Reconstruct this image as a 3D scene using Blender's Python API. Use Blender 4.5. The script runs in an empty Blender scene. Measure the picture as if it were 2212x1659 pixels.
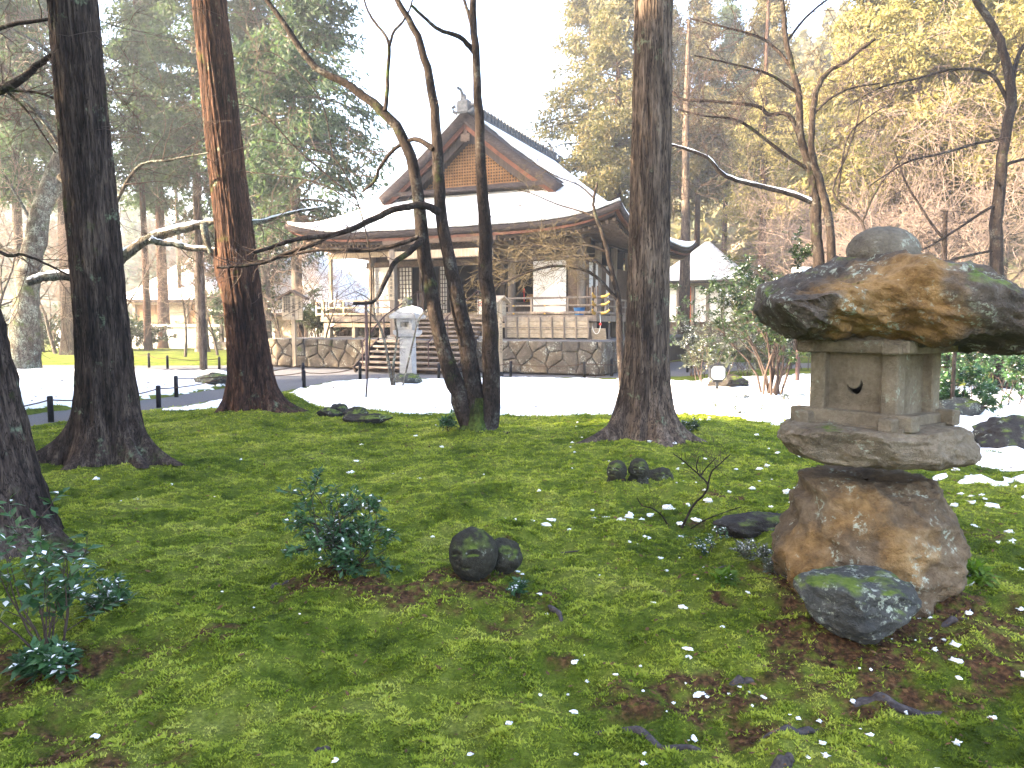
import bpy, math, random
import numpy as np
from mathutils import Vector, Matrix

# ------------------------------------------------------------------ camera, sky, sun, exposure
scene = bpy.context.scene
COL = scene.collection
CAM_H = 1.55
PITCH = math.atan(127.5 / 1600.0)            # camera tips slightly down
cam_d = bpy.data.cameras.new("camera")
cam = bpy.data.objects.new("camera", cam_d)
COL.objects.link(cam)
cam.location = (0, 0, CAM_H)
cam.rotation_euler = (math.pi / 2 - PITCH, 0, 0)
cam_d.sensor_fit = 'HORIZONTAL'
cam_d.sensor_width = 36.0
cam_d.lens = 36.0 * 1600.0 / 2212.0
cam_d.clip_start = 0.05
cam_d.clip_end = 3000
scene.camera = cam

SUN_EL = math.radians(21)
TO_SUN = Vector((-0.955, -0.297, 0)).normalized()
world = bpy.data.worlds.new("World")
scene.world = world
world.use_nodes = True
wn = world.node_tree.nodes
sky = wn.new("ShaderNodeTexSky")
sky.sky_type = 'NISHITA'
sky.sun_disc = False
sky.sun_elevation = SUN_EL
sky.sun_rotation = math.atan2(TO_SUN.x, TO_SUN.y)
sky.air_density = 0.75
sky.dust_density = 3.0
sky.ozone_density = 0.2
bg = wn["Background"]
bg.inputs[1].default_value = 0.15
world.node_tree.links.new(sky.outputs[0], bg.inputs[0])

sun_d = bpy.data.lights.new("sun", 'SUN')
sun_d.energy = 5.0
sun_d.angle = math.radians(0.55)
sun_d.color = (1.0, 0.80, 0.55)
sun = bpy.data.objects.new("sun", sun_d)
COL.objects.link(sun)
sdir = Vector((TO_SUN.x * math.cos(SUN_EL), TO_SUN.y * math.cos(SUN_EL), math.sin(SUN_EL)))
sun.rotation_euler = sdir.to_track_quat('Z', 'Y').to_euler()
sun.location = (-30, -10, 30)

vs = scene.view_settings
vs.view_transform = 'Standard'
vs.look = 'None'
vs.exposure = 3.45
vs.gamma = 1.0
vs.use_curve_mapping = False
scene.render.engine = 'CYCLES'
cy = scene.cycles
cy.use_denoising = True
cy.max_bounces = 6
cy.diffuse_bounces = 3
cy.glossy_bounces = 2
cy.transmission_bounces = 3
cy.transparent_max_bounces = 6
cy.volume_bounces = 0
cy.sample_clamp_indirect = 6.0
cy.caustics_reflective = False
cy.caustics_refractive = False

# ------------------------------------------------------------------ helpers: pixels to places
F_PX = 1600.0
CP, SP = math.cos(PITCH), math.sin(PITCH)
def ray(u, v):
    a = (u - 1106.0) / F_PX
    b = (829.5 - v) / F_PX
    return Vector((a, CP + b * SP, -SP + b * CP))
def on_ground(u, v, z=0.0):
    d = ray(u, v)
    t = (z - CAM_H) / d.z
    return Vector((d.x * t, d.y * t, z))
def at(u, v, Y):
    d = ray(u, v)
    t = Y / d.y
    return Vector((d.x * t, Y, CAM_H + d.z * t))

# ------------------------------------------------------------------ helpers: noise
_rng = np.random.default_rng(11)
_perm = np.concatenate([_rng.permutation(256)] * 3)
_g3 = _rng.normal(size=(256, 3)); _g3 /= np.linalg.norm(_g3, axis=1)[:, None]
def pn(x, y, z=0.0):
    x, y, z = np.broadcast_arrays(np.asarray(x, float), np.asarray(y, float), np.asarray(z, float))
    xi, yi, zi = np.floor(x).astype(int), np.floor(y).astype(int), np.floor(z).astype(int)
    xf, yf, zf = x - xi, y - yi, z - zi
    xi &= 255; yi &= 255; zi &= 255
    fd = lambda t: t * t * t * (t * (t * 6 - 15) + 10)
    u, v, w = fd(xf), fd(yf), fd(zf)
    def gr(dx, dy, dz):
        h = _perm[_perm[_perm[xi + dx] + yi + dy] + zi + dz]
        g = _g3[h]
        return g[..., 0] * (xf - dx) + g[..., 1] * (yf - dy) + g[..., 2] * (zf - dz)
    L = lambda a, b, t: a + t * (b - a)
    return 1.6 * L(L(L(gr(0,0,0), gr(1,0,0), u), L(gr(0,1,0), gr(1,1,0), u), v),
                   L(L(gr(0,0,1), gr(1,0,1), u), L(gr(0,1,1), gr(1,1,1), u), v), w)
def fbm(x, y, z=0.0, o=3):
    s, a, f = 0.0, 1.0, 1.0
    for i in range(o):
        s = s + a * pn(x * f + 17.3 * i, y * f + 5.1 * i, z * f + 9.7 * i)
        a *= 0.5; f *= 2.03
    return s
def in_poly(px, py, poly):
    px = np.asarray(px); py = np.asarray(py)
    r = np.zeros(px.shape, bool)
    n = len(poly)
    for i in range(n):
        x0, y0 = poly[i]; x1, y1 = poly[(i + 1) % n]
        if y0 == y1: continue
        c = ((y0 > py) != (y1 > py)) & (px < (x1 - x0) * (py - y0) / (y1 - y0) + x0)
        r ^= c
    return r
def poly_dist(px, py, poly):
    d = np.full(np.shape(px), 1e9)
    n = len(poly)
    for i in range(n):
        x0, y0 = poly[i]; x1, y1 = poly[(i + 1) % n]
        ex, ey = x1 - x0, y1 - y0
        t = np.clip(((px - x0) * ex + (py - y0) * ey) / (ex * ex + ey * ey + 1e-9), 0, 1)
        d = np.minimum(d, np.hypot(px - x0 - t * ex, py - y0 - t * ey))
    return d
def signed(px, py, poly):
    return np.where(in_poly(px, py, poly), 1, -1) * poly_dist(px, py, poly)

# ------------------------------------------------------------------ helpers: objects
def link(o, parent=None):
    COL.objects.link(o)
    if parent is not None: o.parent = parent
    return o
def tag(o, label, cat, group=None):
    o["label"] = label; o["category"] = cat
    if group: o["group"] = group
    return o
def thing(name, loc, label, cat, group=None, rz=0.0):
    o = bpy.data.objects.new(name, None)
    o.empty_display_size = 0.2
    o.location = loc; o.rotation_euler = (0, 0, rz)
    link(o)
    return tag(o, label, cat, group)
def mesh_np(name, V, F, mat=None, smooth=False):
    """V (n,3); F list of (m,k) int arrays, or one array"""
    V = np.asarray(V, float)
    if not isinstance(F, (list, tuple)): F = [F]
    F = [np.asarray(f, int) for f in F if len(f)]
    me = bpy.data.meshes.new(name)
    me.vertices.add(len(V)); me.vertices.foreach_set("co", V.ravel())
    nl = sum(f.size for f in F); npoly = sum(len(f) for f in F)
    me.loops.add(nl); me.polygons.add(npoly)
    me.loops.foreach_set("vertex_index", np.concatenate([f.ravel() for f in F]))
    starts = []; s = 0
    for f in F:
        starts.append(s + np.arange(len(f)) * f.shape[1]); s += f.size
    me.polygons.foreach_set("loop_start", np.concatenate(starts))
    me.polygons.foreach_set("use_smooth", np.full(npoly, smooth))
    me.update(calc_edges=True)
    if mat is not None: me.materials.append(mat)
    return me
def obj(name, me, parent=None, loc=None, rot=None):
    o = bpy.data.objects.new(name, me)
    if loc is not None: o.location = loc
    if rot is not None: o.rotation_euler = rot
    return link(o, parent)
class MB:
    """collects simple solids into one mesh"""
    def __init__(s): s.V = []; s.F = {}; s.n = 0
    def add(s, V, F):
        V = np.asarray(V, float).reshape(-1, 3)
        for f in (F if isinstance(F, (list, tuple)) and len(F) and isinstance(F[0], np.ndarray) else [np.asarray(F)]):
            if len(f): s.F.setdefault(f.shape[1], []).append(f + s.n)
        s.V.append(V); s.n += len(V)
        return s
    def box(s, c, d, M=None, bev=0.0):
        """box with centre c and size d; chamfered vertical & horizontal edges when bev"""
        x, y, z = d[0] / 2, d[1] / 2, d[2] / 2
        if bev <= 0:
            V = np.array([[sx * x, sy * y, sz * z] for sz in (-1, 1) for sy in (-1, 1) for sx in (-1, 1)], float)
            F = np.array([[0, 2, 3, 1], [4, 5, 7, 6], [0, 1, 5, 4], [2, 6, 7, 3], [0, 4, 6, 2], [1, 3, 7, 5]])
            Fs = [F]
        else:
            b = min(bev, x * .9, y * .9, z * .9)
            V = []; idx = {}
            for sz in (-1, 1):
                for sy in (-1, 1):
                    for sx in (-1, 1):
                        for k in range(3):
                            p = [sx * (x - b), sy * (y - b), sz * (z - b)]
                            p[k] = (sx * x, sy * y, sz * z)[k]
                            idx[(sx, sy, sz, k)] = len(V); V.append(p)
            V = np.array(V); q = []; t = []
            for k in range(3):
                a, b2 = [i for i in range(3) if i != k]
                for sg in (-1, 1):
                    ring = []
                    for (p1, p2) in ((-1, -1), (1, -1), (1, 1), (-1, 1)):
                        sgn = [0, 0, 0]; sgn[k] = sg; sgn[a] = p1; sgn[b2] = p2
                        ring.append(idx[(sgn[0], sgn[1], sgn[2], k)])
                    q.append(ring if (sg > 0) == (k != 1) else ring[::-1])
            for k in range(3):          # edges parallel to axis k
                a, b2 = [i for i in range(3) if i != k]
                for p1 in (-1, 1):
                    for p2 in (-1, 1):
                        e = []
                        for sk, ax in ((-1, a), (1, a), (1, b2), (-1, b2)):
                            sgn = [0, 0, 0]; sgn[k] = sk; sgn[a] = p1; sgn[b2] = p2
                            e.append(idx[(sgn[0], sgn[1], sgn[2], ax)])
                        q.append(e)
            for sz in (-1, 1):
                for sy in (-1, 1):
                    for sx in (-1, 1):
                        t.append([idx[(sx, sy, sz, k)] for k in range(3)])
            Fs = [np.array(q), np.array(t)]
        V = V + 0.0
        if M is not None: V = V @ np.array(M.to_3x3()).T
        s.add(V + np.asarray(c, float), Fs)
        return s
    def bar(s, a, b, w, h, bev=0.0, up=(0, 0, 1)):
        a = Vector(a); b = Vector(b); d = b - a
        X = d.normalized(); Y = Vector(up).cross(X)
        if Y.length < 1e-4: Y = Vector((0, 1, 0)).cross(X)
        Y.normalize(); Z = X.cross(Y)
        M = Matrix((X, Y, Z)).transposed()
        return s.box((a + b) / 2, (d.length, w, h), M, bev)
    def tube(s, P, R, n=8, cap=True):
        V, F = tubes(np.array([P], float), np.array([np.broadcast_to(R, (len(P),))], float), n)
        s.add(V, F)
        if cap:
            k = len(P)
            s.F.setdefault(n, []).append(np.array([list(range(n))[::-1], [(k - 1) * n + i for i in range(n)]]) + s.n - n * k)
        return s
    def lathe(s, prof, n=24, c=(0, 0, 0)):
        prof = np.array(prof, float); k = len(prof)
        a = np.linspace(0, 2 * np.pi, n, endpoint=False)
        V = np.stack([prof[:, :1] * np.cos(a), prof[:, :1] * np.sin(a), np.repeat(prof[:, 1:], n, 1)], -1).reshape(-1, 3)
        i = np.arange(k - 1)[:, None] * n; j = np.arange(n)[None]; j2 = (j + 1) % n
        Fq = np.stack([i + j, i + j2, i + n + j2, i + n + j], -1).reshape(-1, 4)
        caps = np.array([list(range(n))[::-1], [(k - 1) * n + q for q in range(n)]])
        s.add(V + np.asarray(c, float), [Fq, caps])
        return s
    def mesh(s, name, mat, smooth=False):
        return mesh_np(name, np.concatenate(s.V), [np.concatenate(f) for f in s.F.values()], mat, smooth)
    def build(s, name, mat, parent=None, smooth=False, loc=None, rot=None):
        return obj(name, s.mesh(name, mat, smooth), parent, loc, rot)
def tubes(P, R, n):
    """many polylines at once: P (m,k,3), R (m,k) -> V, F"""
    m, k, _ = P.shape
    T = np.empty_like(P)
    T[:, 1:-1] = P[:, 2:] - P[:, :-2]; T[:, 0] = P[:, 1] - P[:, 0]; T[:, -1] = P[:, -1] - P[:, -2]
    T /= np.linalg.norm(T, axis=2, keepdims=True) + 1e-9
    ref = np.where(np.abs(T[:, :1, 2:3]) > 0.8, np.array([1.0, 0, 0]), np.array([0, 0, 1.0]))
    ref = np.repeat(ref, k, 1)
    A = np.cross(T, ref); A /= np.linalg.norm(A, axis=2, keepdims=True) + 1e-9
    B = np.cross(T, A)
    a = np.linspace(0, 2 * np.pi, n, endpoint=False)
    V = P[:, :, None] + R[:, :, None, None] * (A[:, :, None] * np.cos(a)[None, None, :, None] + B[:, :, None] * np.sin(a)[None, None, :, None])
    base = (np.arange(m) * k * n)[:, None, None]
    i = (np.arange(k - 1) * n)[None, :, None]; j = np.arange(n)[None, None]; j2 = (j + 1) % n
    Fq = np.stack([base + i + j, base + i + n + j, base + i + n + j2, base + i + j2], -1).reshape(-1, 4)
    return V.reshape(-1, 3), Fq
def spline(P, n):
    """Catmull-Rom resample to n points"""
    P = np.array([tuple(p) for p in P], float)
    Q = np.vstack([2 * P[0] - P[1], P, 2 * P[-1] - P[-2]])
    t = np.linspace(0, len(P) - 1 - 1e-6, n); i = t.astype(int); f = (t - i)[:, None]
    p0, p1, p2, p3 = Q[i], Q[i + 1], Q[i + 2], Q[i + 3]
    return .5 * (2 * p1 + (p2 - p0) * f + (2 * p0 - 5 * p1 + 4 * p2 - p3) * f ** 2 + (3 * p1 - p0 - 3 * p2 + p3) * f ** 3)
def copy_thing(root, loc, rz=0.0, scale=1.0, label=None, group=None):
    def cp(o, parent):
        c = o.copy(); COL.objects.link(c); c.parent = parent
        for ch in [x for x in o.children]: cp(ch, c)
        return c
    r = cp(root, None)
    r.location = loc; r.rotation_euler = (0, 0, rz)
    r.scale = (scale,) * 3 if not hasattr(scale, '__len__') else scale
    if label: r["label"] = label
    if group: r["group"] = group
    return r

# ------------------------------------------------------------------ materials
class G:
    def __init__(s, name, rough=0.8, spec=0.3):
        s.m = bpy.data.materials.new(name); s.m.use_nodes = True
        s.t = s.m.node_tree; s.t.nodes.clear()
        s.out = s.t.nodes.new("ShaderNodeOutputMaterial")
        s.b = s.t.nodes.new("ShaderNodeBsdfPrincipled")
        s.b.inputs["Roughness"].default_value = rough
        s.b.inputs["Specular IOR Level"].default_value = spec
        s.l(s.b.outputs[0], s.out.inputs[0])
    def l(s, a, b): s.t.links.new(a, b)
    def nd(s, ty, **kw):
        n = s.t.nodes.new(ty)
        for k, v in kw.items(): setattr(n, k, v)
        return n
    def set(s, sock, v):
        if hasattr(v, "is_output"): s.l(v, sock)
        else:
            if hasattr(sock.default_value, '__len__') and len(sock.default_value) == 4 and len(v) == 3: v = (*v, 1)
            sock.default_value = v
    def co(s, kind="Object", scale=None):
        o = s.nd("ShaderNodeNewGeometry").outputs["Position"] if kind == "Pos" else s.nd("ShaderNodeTexCoord").outputs[kind]
        if scale is not None:
            mp = s.nd("ShaderNodeMapping"); s.l(o, mp.inputs[0]); mp.inputs["Scale"].default_value = scale; o = mp.outputs[0]
        return o
    def noise(s, vec, scale, detail=3, rough=.55, dist=0.0, lo=None, hi=None):
        n = s.nd("ShaderNodeTexNoise"); s.l(vec, n.inputs["Vector"])
        n.inputs["Scale"].default_value = scale; n.inputs["Detail"].default_value = detail
        n.inputs["Roughness"].default_value = rough; n.inputs["Distortion"].default_value = dist
        o = n.outputs["Fac"]
        return s.rng(o, lo, hi) if lo is not None else o
    def voro(s, vec, scale, feature='F1', out="Distance"):
        n = s.nd("ShaderNodeTexVoronoi", feature=feature); s.l(vec, n.inputs["Vector"]); n.inputs["Scale"].default_value = scale
        return n.outputs[out]
    def wave(s, vec, scale, dist=2.0, axis='Z', detail=2):
        n = s.nd("ShaderNodeTexWave", bands_direction=axis); s.l(vec, n.inputs["Vector"])
        n.inputs["Scale"].default_value = scale; n.inputs["Distortion"].default_value = dist; n.inputs["Detail"].default_value = detail
        return n.outputs["Fac"]
    def rng(s, v, lo, hi, a=0.0, b=1.0):
        n = s.nd("ShaderNodeMapRange"); s.l(v, n.inputs[0]); n.inputs[1].default_value = lo; n.inputs[2].default_value = hi
        n.inputs[3].default_value = a; n.inputs[4].default_value = b
        return n.outputs[0]
    def ramp(s, f, stops):
        n = s.nd("ShaderNodeValToRGB"); s.l(f, n.inputs[0]); e = n.color_ramp.elements
        while len(e) < len(stops): e.new(0.5)
        for el, (p, c) in zip(e, stops): el.position = p; el.color = (*c, 1)
        return n.outputs[0]
    def mix(s, f, a, b, mode='MIX'):
        n = s.nd("ShaderNodeMix", data_type='RGBA', blend_type=mode)
        s.set(n.inputs[0], f); s.set(n.inputs[6], a); s.set(n.inputs[7], b)
        return n.outputs[2]
    def math(s, op, a, b=0.0, clamp=False):
        n = s.nd("ShaderNodeMath", operation=op, use_clamp=clamp); s.set(n.inputs[0], a); s.set(n.inputs[1], b)
        return n.outputs[0]
    def sep(s, v):
        n = s.nd("ShaderNodeSeparateXYZ"); s.l(v, n.inputs[0]); return n.outputs
    def rand(s): return s.nd("ShaderNodeObjectInfo").outputs["Random"]
    def normal_z(s): return s.sep(s.nd("ShaderNodeNewGeometry").outputs["Normal"])[2]
    def col(s, v): s.set(s.b.inputs["Base Color"], v); return s
    def rough(s, v): s.set(s.b.inputs["Roughness"], v); return s
    def bump(s, h, strength=.5, dist=.02):
        n = s.nd("ShaderNodeBump"); s.l(h, n.inputs["Height"]); n.inputs["Strength"].default_value = strength; n.inputs["Distance"].default_value = dist
        s.l(n.outputs[0], s.b.inputs["Normal"]); return s
    def translucent(s, colr, f):
        t = s.nd("ShaderNodeBsdfTranslucent"); s.set(t.inputs[0], colr)
        mx = s.nd("ShaderNodeMixShader"); s.set(mx.inputs[0], f)
        s.l(s.b.outputs[0], mx.inputs[1]); s.l(t.outputs[0], mx.inputs[2]); s.l(mx.outputs[0], s.out.inputs[0]); return s

MAT = {}
def reg(g): MAT[g.m.name] = g.m; return g

def moss_colour(g, p):
    a = g.noise(p, 1.3, 4, .6)
    b = g.noise(p, 9.0, 3, .6)
    c = g.ramp(g.math('ADD', g.math('MULTIPLY', a, .62), g.math('MULTIPLY', b, .38)),
               [(.32, (.034, .060, .007)), (.44, (.150, .208, .020)), (.53, (.285, .345, .044)), (.66, (.420, .445, .10))])
    return c
g = reg(G("moss_ground", 1.0, .1)); p = g.co("Pos")
c = moss_colour(g, p)
c = g.mix(g.noise(p, 55, 3, .7, lo=.35, hi=.75), g.mix(.75, c, (.016, .026, .004), 'MIX'), g.mix(.35, c, (.03, .05, .006), 'MIX'))
at_ = g.nd("ShaderNodeAttribute", attribute_name="soil"); br = g.math('MULTIPLY', at_.outputs["Fac"], g.noise(p, 16, 3, .6, lo=.30, hi=.5))
c = g.mix(br, c, g.ramp(g.noise(p, 40, 3), [(.3, (.020, .012, .008)), (.5, (.070, .036, .018)), (.7, (.17, .085, .040))]))
g.col(c).bump(g.noise(p, 60, 4, .7), .9, .03)
g = reg(G("moss_sprig", .9, .15)); p = g.co("Pos"); c = moss_colour(g, p)
c = g.mix(g.noise(p, 110, 1, .5, lo=.4, hi=.7), c, g.mix(1.0, c, (1.35, 1.25, 1.1), 'MULTIPLY'))
g.col(c).translucent(c, .25)
g = reg(G("gravel", .95, .2)); p = g.co("Pos")
g.col(g.ramp(g.noise(p, 60, 3, .7), [(.3, (.075, .075, .085)), (.7, (.20, .195, .20))])).bump(g.noise(p, 90, 3, .7), .8, .02)
g = reg(G("snow", .75, .3)); p = g.co("Pos")
g.col((.92, .93, .95)).bump(g.noise(p, 22, 4, .7), .35, .02)
g.b.inputs["Subsurface Weight"].default_value = 0.0

def bark(name, stops, lich=(.20, .25, .16), lf=(.58, .72), moss=None, zs=.16, sc=9.0, bump=.6):
    g = reg(G(name, .95, .15)); p = g.co("Object", (1, 1, zs))
    q = g.co("Object")
    n = g.math('ADD', g.math('MULTIPLY', g.noise(p, sc, 4, .6, .6), .6), g.math('MULTIPLY', g.noise(p, sc * 3.4, 3, .65), .4))
    c = g.ramp(n, stops)
    ck = g.noise(g.co("Object", (1, 1, zs * .35)), sc * 2.6, 3, .6, .8)
    c = g.mix(g.rng(g.math('ABSOLUTE', g.math('SUBTRACT', ck, .5)), .045, .0), c, (.008, .006, .005))
    c = g.mix(1.0, c, g.ramp(g.noise(q, .9, 3, .6), [(.35, (.62, .60, .60)), (.65, (1.12, 1.05, 1.0))]), 'MULTIPLY')
    c = g.mix(g.math('MULTIPLY', g.noise(q, 3.2, 4, .7, lo=lf[0], hi=lf[1]), g.noise(q, 26, 3, .6, lo=.42, hi=.60)), c, lich)
    if moss:
        z = g.sep(q)[2]
        f = g.math('MULTIPLY', g.noise(q, 2.1, 4, .65, lo=moss[1], hi=moss[1] + .14), g.noise(q, 40, 2, .6, lo=.3, hi=.55))
        c = g.mix(f, c, g.ramp(g.noise(q, 30, 3), [(.3, (.025, .045, .010)), (.7, (.085, .12, .022))]))
    g.col(c).bump(n, bump, .05)
    return g
bark("bark_cedar", [(.34, (.009, .007, .006)), (.46, (.038, .028, .024)), (.56, (.080, .062, .052)), (.68, (.150, .120, .10))], moss=(0, .62), lf=(.60, .74), bump=1.0, sc=11)
bark("bark_cedar_red", [(.34, (.008, .005, .004)), (.46, (.038, .021, .016)), (.56, (.088, .048, .033)), (.68, (.160, .095, .066))], lf=(.62, .76), moss=(0, .64), bump=1.0, sc=11)
bark("bark_cedar_pale", [(.34, (.020, .015, .012)), (.45, (.075, .057, .045)), (.56, (.155, .122, .096)), (.68, (.245, .20, .16))], lf=(.60, .76), moss=(0, .68), bump=1.0, sc=11)
bark("bark_maple", [(.30, (.010, .008, .007)), (.5, (.034, .026, .022)), (.72, (.085, .068, .058))], lich=(.11, .105, .09), lf=(.54, .68), moss=(0, .60), zs=.6, sc=9)
bark("bark_lichen", [(.30, (.030, .026, .022)), (.5, (.10, .09, .075)), (.72, (.21, .20, .175))], lich=(.29, .33, .28), lf=(.46, .64), moss=(0, .56), zs=.7, sc=5)
bark("bark_grey", [(.30, (.04, .033, .03)), (.5, (.11, .095, .085)), (.72, (.22, .2, .18))], lf=(.55, .7), moss=(0, .62), zs=.25, sc=8)
bark("bark_moss", [(.30, (.012, .014, .006)), (.5, (.035, .045, .012)), (.72, (.09, .10, .03))], lf=(.56, .7), moss=(0, .42), zs=.6, sc=7)
g = reg(G("root_bark", .9, .25)); p = g.co("Pos"); f = g.noise(p, 30, 4, .65); g.col(g.ramp(f, [(.3, (.026, .021, .022)), (.6, (.075, .062, .060)), (.75, (.13, .11, .105))])).bump(f, .6, .02)
g = reg(G("twig", .9, .2)); g.col(g.ramp(g.rand(), [(0, (.050, .034, .030)), (1, (.085, .062, .052))]))
g = reg(G("twig_pale", .9, .2)); g.col((.20, .15, .125))
g = reg(G("twig_ochre", .9, .2)); g.col((.085, .066, .038))

def leaf(name, a, b, c3, rough=.55, spec=.4, tr=.3, tc=None, sc=1.3):
    g = reg(G(name, rough, spec)); p = g.co("Pos")
    c = g.ramp(g.math('ADD', g.math('MULTIPLY', g.noise(p, sc, 3, .6), .6), g.math('MULTIPLY', g.noise(p, sc * 9, 2, .6), .4)), [(.32, a), (.5, b), (.68, c3)])
    g.col(c)
    if tr: g.translucent(tc if tc else g.mix(1.0, c, (1.5, 1.6, .9), 'MULTIPLY'), tr)
leaf("leaf_cedar", (.018, .036, .025), (.036, .062, .038), (.075, .098, .046), .7, .3, .40)
leaf("leaf_cedar_brown", (.055, .058, .028), (.095, .088, .040), (.18, .12, .05), .7, .3, .35)
leaf("leaf_gold", (.10, .095, .036), (.19, .165, .066), (.28, .22, .10), .6, .3, .45)
leaf("leaf_gloss", (.022, .055, .022), (.040, .095, .036), (.080, .150, .040), .48, .28, .12, sc=4)
leaf("leaf_rhodo", (.042, .062, .042), (.080, .092, .055), (.13, .12, .065), .35, .6, .15, sc=3)
leaf("leaf_hedge", (.016, .034, .014), (.035, .062, .022), (.075, .095, .03), .5, .4, .2, sc=2)
leaf("leaf_fern", (.05, .10, .012), (.11, .19, .02), (.18, .26, .03), .6, .3, .4, sc=6)

def rock(name, base, ochre=None, lich=.0, mossy=.0, sc=3.0, off=(0, 0, 0)):
    """stone: base ramp; ochre=(centre, radius) iron-stained patch; lich 0..1 pale lichen spots; mossy: moss cushions on top"""
    g = reg(G(name, .92, .25)); p = g.co("Object")
    n = g.noise(p, sc, 5, .65, .3); n2 = g.noise(p, sc * 6, 4, .7)
    f = g.math('ADD', g.math('MULTIPLY', n, .6), g.math('MULTIPLY', n2, .4))
    c = g.ramp(f, [(.30, base[0]), (.5, base[1]), (.70, base[2])])
    if ochre:
        for (ctr, rad) in ochre:
            d = g.nd("ShaderNodeVectorMath", operation='DISTANCE'); g.l(p, d.inputs[0]); d.inputs[1].default_value = ctr
            e = g.math('ADD', d.outputs["Value"], g.math('MULTIPLY', g.math('SUBTRACT', g.noise(p, 5, 4, .6), .5), rad * 1.5))
            m = g.rng(e, rad * 1.1, rad * .65)
            c = g.mix(m, c, g.ramp(f, [(.32, (.060, .036, .018)), (.44, (.18, .105, .040)), (.55, (.30, .185, .080)), (.70, (.40, .30, .17))]))
    if lich:
        m = g.math('MULTIPLY', g.noise(p, 34, 3, .7, lo=.52, hi=.60), g.noise(p, 6, 4, .65, lo=.60 - .14 * lich, hi=.68 - .10 * lich))
        c = g.mix(m, c, g.ramp(n2, [(.35, (.25, .28, .21)), (.7, (.46, .50, .42))]))
    if mossy:
        m = g.math('MULTIPLY', g.rng(g.normal_z(), .35, .8), g.noise(p, 4, 4, .6, lo=.66 - .22 * mossy, hi=.74 - .2 * mossy))
        c = g.mix(m, c, g.ramp(n2, [(.3, (.045, .08, .010)), (.7, (.16, .21, .035))]))
    g.col(c).bump(g.math("ADD", f, g.math("MULTIPLY", g.noise(p, sc * 22, 3, .7), .35)), .85, .06)
rock("rock_cap", [(.026, .021, .018), (.082, .066, .053), (.18, .157, .135)], ochre=[((-.20, -.50, .03), .36)], lich=.6, mossy=.30, sc=2.6)
rock("rock_slab", [(.08, .062, .043), (.21, .17, .122), (.35, .30, .23)], ochre=[((-.50, -.2, -.07), .16)], lich=.3, mossy=.2, sc=5)
rock("rock_boulder", [(.036, .026, .018), (.125, .088, .054), (.25, .19, .125)], ochre=[((-.62, -.22, .16), .34), ((-.34, -.42, .60), .30), ((.0, -.5, .30), .20)], lich=.4, sc=2.8)
rock("rock_tan", [(.075, .062, .048), (.15, .130, .100), (.25, .225, .18)], lich=.5, sc=4)
rock("rock_mossy", [(.025, .026, .026), (.062, .063, .060), (.125, .125, .115)], lich=1.0, mossy=.9, sc=3.5)
rock("rock_dark", [(.014, .012, .012), (.038, .033, .030), (.085, .075, .066)], lich=.2, mossy=.8, sc=3)
rock("stone_figure", [(.014, .013, .009), (.038, .035, .025), (.075, .070, .052)], lich=.15, mossy=.75, sc=6)
rock("stone_lantern", [(.20, .20, .20), (.34, .34, .335), (.46, .46, .45)], lich=.35, sc=6)
rock("stone_firebox", [(.11, .088, .060), (.225, .187, .135), (.33, .288, .215)], lich=.15, mossy=0, sc=5)

g = reg(G("wall_stone", .92, .25)); p = g.co("Pos"); r = g.rand()
f = g.math('ADD', g.math('MULTIPLY', g.noise(p, 3, 4, .65), .55), g.math('MULTIPLY', g.noise(p, 22, 4, .7), .45))
c = g.ramp(f, [(.30, (.038, .033, .028)), (.5, (.105, .092, .078)), (.70, (.20, .18, .155))])
c = g.mix(1.0, c, g.ramp(r, [(0, (.72, .70, .70)), (.4, (1.0, .95, .88)), (.7, (1.15, 1.02, .85)), (1, (.85, .85, .88))]), 'MULTIPLY')
c = g.mix(g.math('MULTIPLY', g.noise(p, 18, 3, .7, lo=.50, hi=.60), g.noise(p, 3.1, 3, .6, lo=.52, hi=.62)), c, (.38, .39, .34))
c = g.mix(g.noise(p, 2.3, 4, .65, lo=.62, hi=.74), c, (.075, .10, .022))
g.col(c).bump(f, .7, .04)

def wood(name, a, b, c3, axis=(1, 1, .08), sc=18, rough=.8, bump=.25):
    g = reg(G(name, rough, .25)); p = g.co("Pos", axis); q = g.co("Pos")
    f = g.math('ADD', g.math('MULTIPLY', g.noise(p, sc, 4, .6, .4), .65), g.math('MULTIPLY', g.noise(q, 1.6, 3, .6), .35))
    c = g.ramp(f, [(.32, a), (.5, b), (.68, c3)])
    c = g.mix(1.0, c, g.ramp(g.rand(), [(0, (.86, .86, .88)), (1, (1.1, 1.08, 1.04))]), 'MULTIPLY')
    g.col(c).bump(f, bump, .01)
wood("wood_grey", (.11, .088, .072), (.20, .165, .135), (.31, .265, .22))
wood("wood_pale", (.28, .215, .15), (.42, .335, .24), (.54, .45, .34))  # also stands in for sunlit wood on the hall's left side
wood("wood_dark", (.018, .013, .012), (.042, .031, .027), (.080, .060, .050))
wood("wood_brown", (.060, .040, .030), (.115, .080, .060), (.185, .135, .10), axis=(.1, 1, 1))
wood("wood_step", (.085, .070, .062), (.155, .130, .115), (.24, .205, .18), axis=(.1, 1, 1), sc=14)
wood("wood_board", (.20, .165, .12), (.33, .275, .205), (.45, .39, .30), axis=(.1, 1, 1), sc=20)
wood("wood_red", (.060, .024, .016), (.115, .045, .028), (.17, .07, .045), axis=(.3, 1, .3), sc=10)
wood("wood_lattice", (.13, .066, .028), (.22, .118, .052), (.32, .18, .085), axis=(1, 1, .3))
g = reg(G("bark_roof", .95, .15)); p = g.co("Object"); 
f = g.math('ADD', g.math('MULTIPLY', g.noise(g.co("Object", (1, 1, 7)), 5, 4, .65), .6), g.math('MULTIPLY', g.noise(p, 30, 3, .7), .4))
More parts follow.
